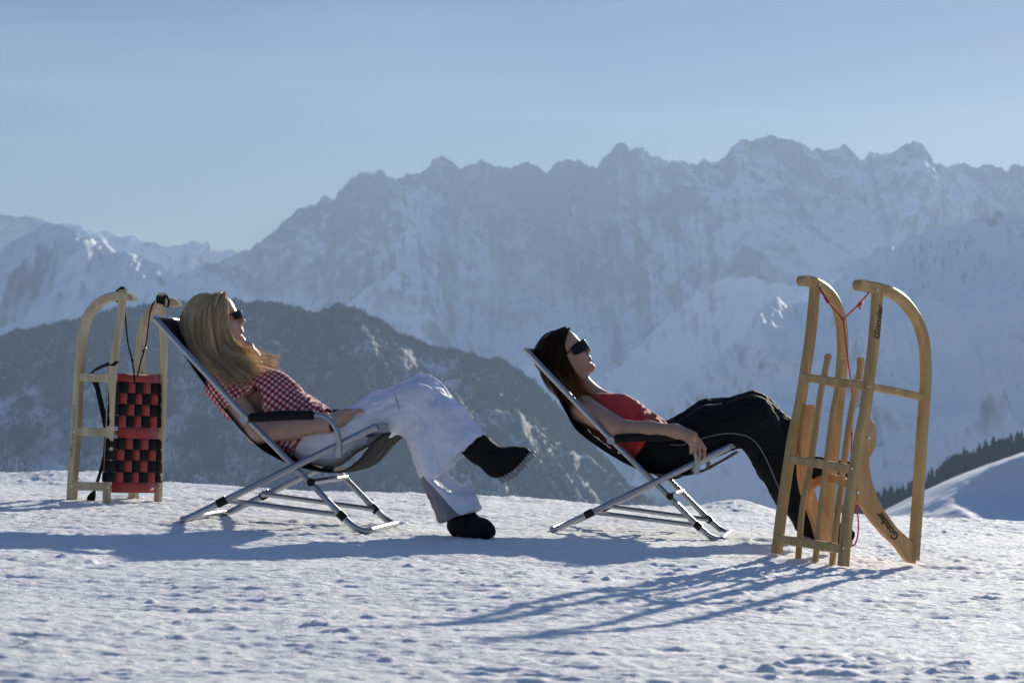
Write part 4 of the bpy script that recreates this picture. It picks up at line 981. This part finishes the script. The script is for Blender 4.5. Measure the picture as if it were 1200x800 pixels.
    # boots
    def boot(nm, shaft, foot, sole, lat, soleM, up):
        lat = V3(lat)/np.linalg.norm(V3(lat)); br = empty(nm, tuple(V3(foot[0][0])))
        P = [cap(shaft[i][0], shaft[i][1], shaft[i+1][0], shaft[i+1][1], .02) for i in range(len(shaft)-1)]
        P += [cap(foot[i][0], foot[i][1], foot[i+1][0], foot[i+1][1], .03, lat, 1.15) for i in range(len(foot)-1)]
        o, _, _ = sdf_mesh(nm, P, .004, BOOT, root, disp=lambda X: .0018*fbm(X[:, 0]*38, X[:, 2]*38+X[:, 1]*20, 3, 5)+.0012*np.sin(X[:, 2]*160+X[:, 0]*90))
        bpy.data.objects.remove(br)
        P = [cap(V3(sole[i][0]), sole[i][1], V3(sole[i+1][0]), sole[i+1][1], .006, lat, sole[i][2]) for i in range(len(sole)-1)]
        so_, _, _ = sdf_mesh('sole', P, .0035, soleM, None, disp=lambda X: .002*np.sign(np.sin(X[:, 0]*330+X[:, 2]*330)))
        keep(so_, root); so_.parent = o; so_.matrix_parent_inverse = Matrix.Identity(4)
        return o
    o1 = .135
    boot('boot', [(q(548,518,o1), .048), (q(563,527,o1), .051), (q(577,537,o1), .047), (q(589,543,o1), .042)],
         [(q(583,546,o1), .040), (q(596,539,o1), .040), (q(607,535,o1), .030), (q(615,531,o1), .022)],
         [(q(589,561,o1), .016, 2.4), (q(601,554,o1), .0155, 2.6), (q(613,543.5,o1), .0155, 2.7), (q(623,532,o1), .0145, 2.4)], (0, 1, 0), SOLE, None)
    o2 = .12
    boot('boot', [(q(540,600,o2), .050), (q(542,612,o2), .052)],
         [(q(541,615,o2), .046), (q(553,619,o2+.02), .041), (q(565,620,o2+.05), .033), (q(572,622,o2+.065), .026)],
         [(q(536,625,o2), .012, 2.6), (q(552,627,o2+.02), .012, 3.0), (q(565,627.5,o2+.05), .012, 3.0), (q(574,627,o2+.065), .011, 2.4)], (-.25, 1, 0), SOLED, None)
    # hair
    hc = lambda px, py, o_: tuple(V3(at(px, py, 8.235-o_)))
    near_g = [[(264,345,0.015),(267,356,0.063),(267.5,372,0.078),(268,390,0.074),(275,406,0.075),(290,417,0.122),(310,421,0.163),(330,428,0.2)],
              [(263,344.5,0.015),(262,356,0.078),(262,378,0.09),(265,400,0.085),(276,417,0.127),(292,427,0.173),(312,431,0.22)],
              [(261,344.5,0.015),(255,358,0.088),(255,385,0.102),(261,408,0.095),(273,426,0.147),(288,438,0.198),(303,447,0.24)],
              [(257,344.5,0.015),(246,360,0.092),(247,390,0.108),(254,415,0.105),(267,434,0.157),(281,446,0.218),(293,455,0.26)],
              [(252,345,0.01),(237,361,0.084),(238,390,0.103),(246,416,0.11),(259,434,0.167),(270,445,0.223),(280,452,0.27)],
              [(247,346.5,0),(228,362,0.063),(227,386,0.088),(236,410,0.1),(249,428,0.167),(262,440,0.223),(270,446,0.27)],
              [(243,348.5,-0.01),(221,366,0.028),(219,386,0.053),(229,408,0.07),(242,426,0.127),(256,438,0.183),(266,444,0.23)]]
    near_g[0] = near_g[0][:4]+[(275,409,.085),(290,423,.11),(308,427,.13),(327,431,.13)]
    near_g.append([(258,344,0),(238,347.5,0.008),(222,358,0.018),(213.5,372,0.02),(215,388,0.035),(225,405,0.072),(240,424,0.123),(256,438,0.205)])
    far_g = [[(p[0]+(3 if i > 3 else 0), p[1], -p[2]) for i, p in enumerate(g_)] for g_ in near_g]
    N_ = [[hc(*p) for p in g_] for g_ in near_g]; Fg = [[hc(*p) for p in g_] for g_ in far_g]
    P = [ell(g(-.022, 0, .028), R, (.094, .077, .084), .02)]
    for G in (N_, Fg):
        for g_ in G[1:-1]:
            for a, b_, in zip(g_[1:-3], g_[2:-2]): P.append(cap(V3(a)+np.array([0, .012 if G is N_ else -.012, -.004]), .012, V3(b_)+np.array([0, .012 if G is N_ else -.012, -.004]), .011, .02))
    P.append(cap(q(228, 385), .05, q(246, 420), .055, .04)); P.append(cap(q(240, 365), .06, q(230, 385), .05, .04))
    face = g(.115, 0, -.03)
    hb, _, _ = sdf_mesh('hair', P, .0045, BLOND, root, disp=lambda X: .004*fbm(X[:, 0]*60, X[:, 1]*40+X[:, 2]*8, 2, 3))
    a = hb.data.attributes.new('strand', 'FLOAT', 'POINT'); a.data.foreach_set('value', np.full(len(hb.data.vertices), .25, np.float32))
    for G, sd_, cnt in ((N_, 3, 2600), (Fg, 4, 900)):
        st = strands('hair_strands', G, cnt, .0013, BLOND, root, jit=.010, seed=sd_, spread=.013, tips=1.0); st.parent = hb; st.matrix_parent_inverse = Matrix.Identity(4)
    st = strands('loose_hair', N_, 260, .0009, BLOND, root, jit=.014, seed=19, spread=.018, tips=1.0); st.parent = hb; st.matrix_parent_inverse = Matrix.Identity(4)
    fly = [[hc(300,419,.07), hc(312,417,.05), hc(322,417,.03), hc(328,413,.02)], [hc(296,420,.06), hc(312,422,.05), hc(325,423,.04), hc(334,426,.03)], [hc(298,424,.08), hc(312,428,.09), hc(322,430,.09), hc(331,433,.09)]]
    st = strands('hair_wisps', fly, 90, .0008, BLOND, root, jit=.01, seed=9, spread=.012); st.parent = hb; st.matrix_parent_inverse = Matrix.Identity(4)
person1()

# ---- the dark haired woman ---------------------------------------------------
def person2():
    M = lambda px: 8.905-.174*((px-648)/296.)
    q = lambda px, py, off=0.: V3(at(px, py, M(px)-off))
    root = empty('person', tuple(q(772, 535)), label='woman with dark hair, sunglasses, red vest and black trousers lying in deck chair', cat='person')
    R = frame(math.radians(31), 0.); O = q(660.5, 417.5)
    P, g = head_prims(O, R, .96)
    P += [cap(g(-.025, 0, -.05), .048, q(686, 464), .050, .03), cap(q(686, 464), .055, q(712, 487), .085, .05)]
    for s in (-1, 1): P += [cap(q(684, 468), .045, q(684, 479, .13*s), .050, .03)]
    P += [cap(q(712, 488), .082, q(745, 506), .080, .05), cap(q(745, 506), .080, q(772, 528), .10, .05)]
    sh, el, wr = q(684, 479, .145), q(729, 504, .250), q(792, 505, .30)
    P += [cap(sh, .052, el, .041, .03), cap(el, .041, (el+wr)/2, .037, .015), cap((el+wr)/2, .036, wr, .026, .02)]
    kn = q(811, 511.5, .31)
    P += [cap(wr, .025, kn, .024, .02, (0, 1, 0), 1.35)]
    spr = [(-.034, 808, 531.5), (-.012, 812.5, 532), (.012, 817, 539), (.032, 823, 538)]
    for i, (dy, tx, ty) in enumerate(spr):
        b0 = q(805+4.6*i, 513.0+.6*i, .315-dy*.2+(.015-.010*i)); tip = q(tx, ty, .31+(.02-.012*i)); d = tip-b0
        L = np.linalg.norm(d); u_ = d/L; perp = np.array([.9, 0, .35])
        finger(P, b0, [u_+perp*.42, u_+perp*.0, u_-perp*.42], (L*.42, L*.33, L*.26), .0088)
    finger(P, q(806, 512, .29), [(.8, .3, -.35), (.75, .1, -.75)], (.05, .038), .0095)
    fs, fe, fw = q(690, 478, -.165), q(745, 512, -.22), q(800, 512, -.22)
    P += [cap(fs, .05, fe, .038, .03), cap(fe, .038, fw, .026, .02), cap(fw, .026, q(815, 516, -.22), .026, .02)]
    for i in range(4): finger(P, q(816, 517, -.19-.019*i), [(1, 0, -.4), (.6, 0, -1)], (.035, .03), .0085)
    body, Vt, _ = sdf_mesh('body', P, .0038, SKIN2, root); lip_attr(body, Vt, g, .96)
    for s in (-1, 1):
        b = MB(); b.ball(tuple(g(.0835, .031*s, -.002)), .0105, 8)
        b.build('eye', mat('eye_dark', (.2, .16, .14), .2), root)
    glasses(g, O, R, root, big=1.15, wrap=15., wide=.033)
    # vest
    P = []
    for s in (-.06, 0, .06):
        P += [cap(q(706, 485, s), .080, q(728, 497, s), .086, .03), cap(q(728, 497, s), .086, q(750, 510, s), .082, .04), cap(q(750, 510, s), .082, q(768, 522, s), .086, .04)]
    for s in (-1, 1):
        P += [cap(q(729, 481, .062*s), .064, q(735, 484, .06*s), .062, .025), cap(q(700, 470, .075*s), .020, q(722, 473, .066*s), .030, .03)]
    P += [cap(q(686, 477, .075), .030, q(700, 470, .075), .02, .02), cap(q(686, 477, -.075), .030, q(700, 470, -.075), .02, .02)]
    axis = [q(700, 480), q(728, 500), q(752, 514), q(770, 526)]
    def dsp(Pp):
        s_ = line_coord(Pp, axis)[0]; nh = np.clip((s_-.10)/.08, 0, 1)
        return fbm(Pp[:, 0]*18, Pp[:, 1]*12+Pp[:, 2]*9, 3, 8)*.004+np.maximum(0, 1-np.abs(perlin(s_*38, Pp[:, 1]*10+Pp[:, 2]*5, 17))*3)*.008*nh+.002
    sdf_mesh('vest', P, .0045, REDT, root, cuts=[(q(769, 518), q(769, 520)-q(744, 502), .2)], disp=dsp)
    # trousers
    P = []
    for s in (-.065, .065): P += [cap(q(766, 522, s), .090, q(786, 530, s), .098, .05)]
    nl = [q(782, 530, .09), q(832, 505, .10), q(881, 492, .085), q(908, 540, .09), q(936, 598, .085)]
    P += [cap(nl[0], .095, nl[1], .092, .04), cap(nl[1], .092, nl[2], .090, .04), cap(nl[2], .088, nl[3], .075, .03), cap(nl[3], .075, nl[4], .062, .03)]
    tp = [q(782, 524, -.08), q(832, 496, -.08), q(882, 487, -.05), q(920, 517, .0), q(936, 543, .03)]
    P += [cap(tp[0], .092, tp[1], .090, .04), cap(tp[1], .090, tp[2], .088, .04), cap(tp[2], .088, tp[3], .080, .03), cap(tp[3], .080, tp[4], .068, .03)]
    f1_ = folds(.007, .08, nl, 41); f2_ = folds(.007, .08, tp, 51)
    def dsp2(Pp):
        d1 = line_coord(Pp, nl)[1]; d2 = line_coord(Pp, tp)[1]; return np.where(d1 < d2, f1_(Pp), f2_(Pp))
    tr, _, _ = sdf_mesh('trousers', P, .005, BLACKP, root, cuts=[(q(934, 597, .085), q(950, 635, .085)-q(936, 600, .085), .13), (q(938, 545, .03), q(960, 580)-q(940, 545), .11)], disp=dsp2)
    on_cloth(tr, q, [(786,521),(800,521),(815,516),(832,511),(850,508),(866,508.5),(880,513),(891,524),(900,540),(910,562),(921,588)], .2, .0019, 'piping', PIPE, root)
    b = MB(); b.bar([q(757,494,.06), q(768,497,.06), q(777,501,.05)], .022, .008, (0,1,0), .2); b.build('belt', mat('tan_belt', (.35, .28, .14), .5), root, 'auto')
    def boot(shaft, foot, sole, lat):
        P = [cap(shaft[i][0], shaft[i][1], shaft[i+1][0], shaft[i+1][1], .02) for i in range(len(shaft)-1)]
        P += [cap(foot[i][0], foot[i][1], foot[i+1][0], foot[i+1][1], .03, lat, 1.15) for i in range(len(foot)-1)]
        o, _, _ = sdf_mesh('boot', P, .0045, BOOT, root, disp=lambda X: .003*fbm(X[:, 0]*38, X[:, 2]*38, 3, 5))
        P = [cap(V3(sole[i][0]), sole[i][1], V3(sole[i+1][0]), sole[i+1][1], .006, lat, sole[i][2]) for i in range(len(sole)-1)]
        s_, _, _ = sdf_mesh('sole', P, .004, SOLE, None); s_.parent = o; s_.matrix_parent_inverse = Matrix.Identity(4)
    boot([(q(935,592,.085), .056), (q(945,608,.085), .050)], [(q(946,614,.085), .046), (q(962,620,.09), .044), (q(980,624,.1), .036), (q(993,626,.11), .030)],
         [(q(943,630,.085), .011, 3.), (q(965,633,.09), .011, 3.2), (q(996,635,.11), .011, 2.8)], (0, 1, 0))
    boot([(q(930,532,.03), .060), (q(948,550,.04), .052)], [(q(950,550,.04), .045), (q(966,550,.05), .042), (q(984,551,.06), .034), (q(993,548,.06), .028)],
         [(q(950,566,.04), .011, 2.8), (q(970,566,.05), .011, 3.), (q(996,560,.06), .011, 2.6)], (0, 1, 0))
    # hair
    hc = lambda px, py, o_: tuple(V3(at(px, py, 8.895-o_)))
    near_g = [[(668,386.5,0.01),(664,396,0.055),(661,410,0.078),(664,424,0.078),(670,440,0.075),(680,454,0.11),(695,464,0.14),(711,472,0.165)],
              [(665,386,0.01),(657,396,0.066),(654,412,0.086),(657,428,0.088),(665,444,0.09),(678,460,0.125),(692,470,0.16),(706,478,0.185)],
              [(662,385.5,0.01),(650,395,0.07),(646,412,0.088),(650,430,0.09),(659,448,0.1),(672,464,0.145),(684,474,0.18),(698,481,0.205)],
              [(658,386,0),(643,396,0.06),(638,412,0.075),(643,430,0.085),(653,449,0.1),(664,463,0.145),(676,473,0.19),(688,479,0.225)],
              [(654,388,-0.01),(637,400,0.03),(633,416,0.045),(639,432,0.06),(650,450,0.105),(661,464,0.15),(671,472,0.195)]]
    near_g.append([(652,388,-.01),(640,391.5,.0),(632,402,.01),(629.5,416,.02),(636,433,.05),(648,451,.09),(660,465,.13)])
    far_g = [[(p[0]+(4 if i > 3 else 0), p[1]-(2 if i > 4 else 0), -p[2]) for i, p in enumerate(g_)] for g_ in near_g]
    N_ = [[hc(*p) for p in g_] for g_ in near_g]; Fg = [[hc(*p) for p in g_] for g_ in far_g]
    P = [ell(g(-.026, 0, .027), R, (.094, .077, .084), .02)]
    for G in (N_, Fg):
        for g_ in G[1:-1]:
            for a, b_, in zip(g_[1:-3], g_[2:-2]): P.append(cap(V3(a)+np.array([0, .012 if G is N_ else -.012, -.004]), .013, V3(b_)+np.array([0, .012 if G is N_ else -.012, -.004]), .012, .02))
    P.append(cap(q(650, 418), .05, q(664, 450), .05, .04))
    hb, _, _ = sdf_mesh('hair', P, .0045, BRUN, root)
    a = hb.data.attributes.new('strand', 'FLOAT', 'POINT'); a.data.foreach_set('value', np.full(len(hb.data.vertices), .15, np.float32))
    def lt(q_, c, rr): return np.clip(rr.rand()*.45+np.clip((np.linspace(0, 1, len(c))-.48)*2.4, 0, .9)*rr.rand()**.4, 0, 1)  # random strand tone, plus sunlit ends painted in as a paler brown
    for G, sd_, cnt in ((N_, 3, 2200), (Fg, 4, 700)):
        st = strands('hair_strands', G, cnt, .0013, BRUN, root, jit=.009, seed=sd_, spread=.011, light=lt, tips=1.0); st.parent = hb; st.matrix_parent_inverse = Matrix.Identity(4)
person2()
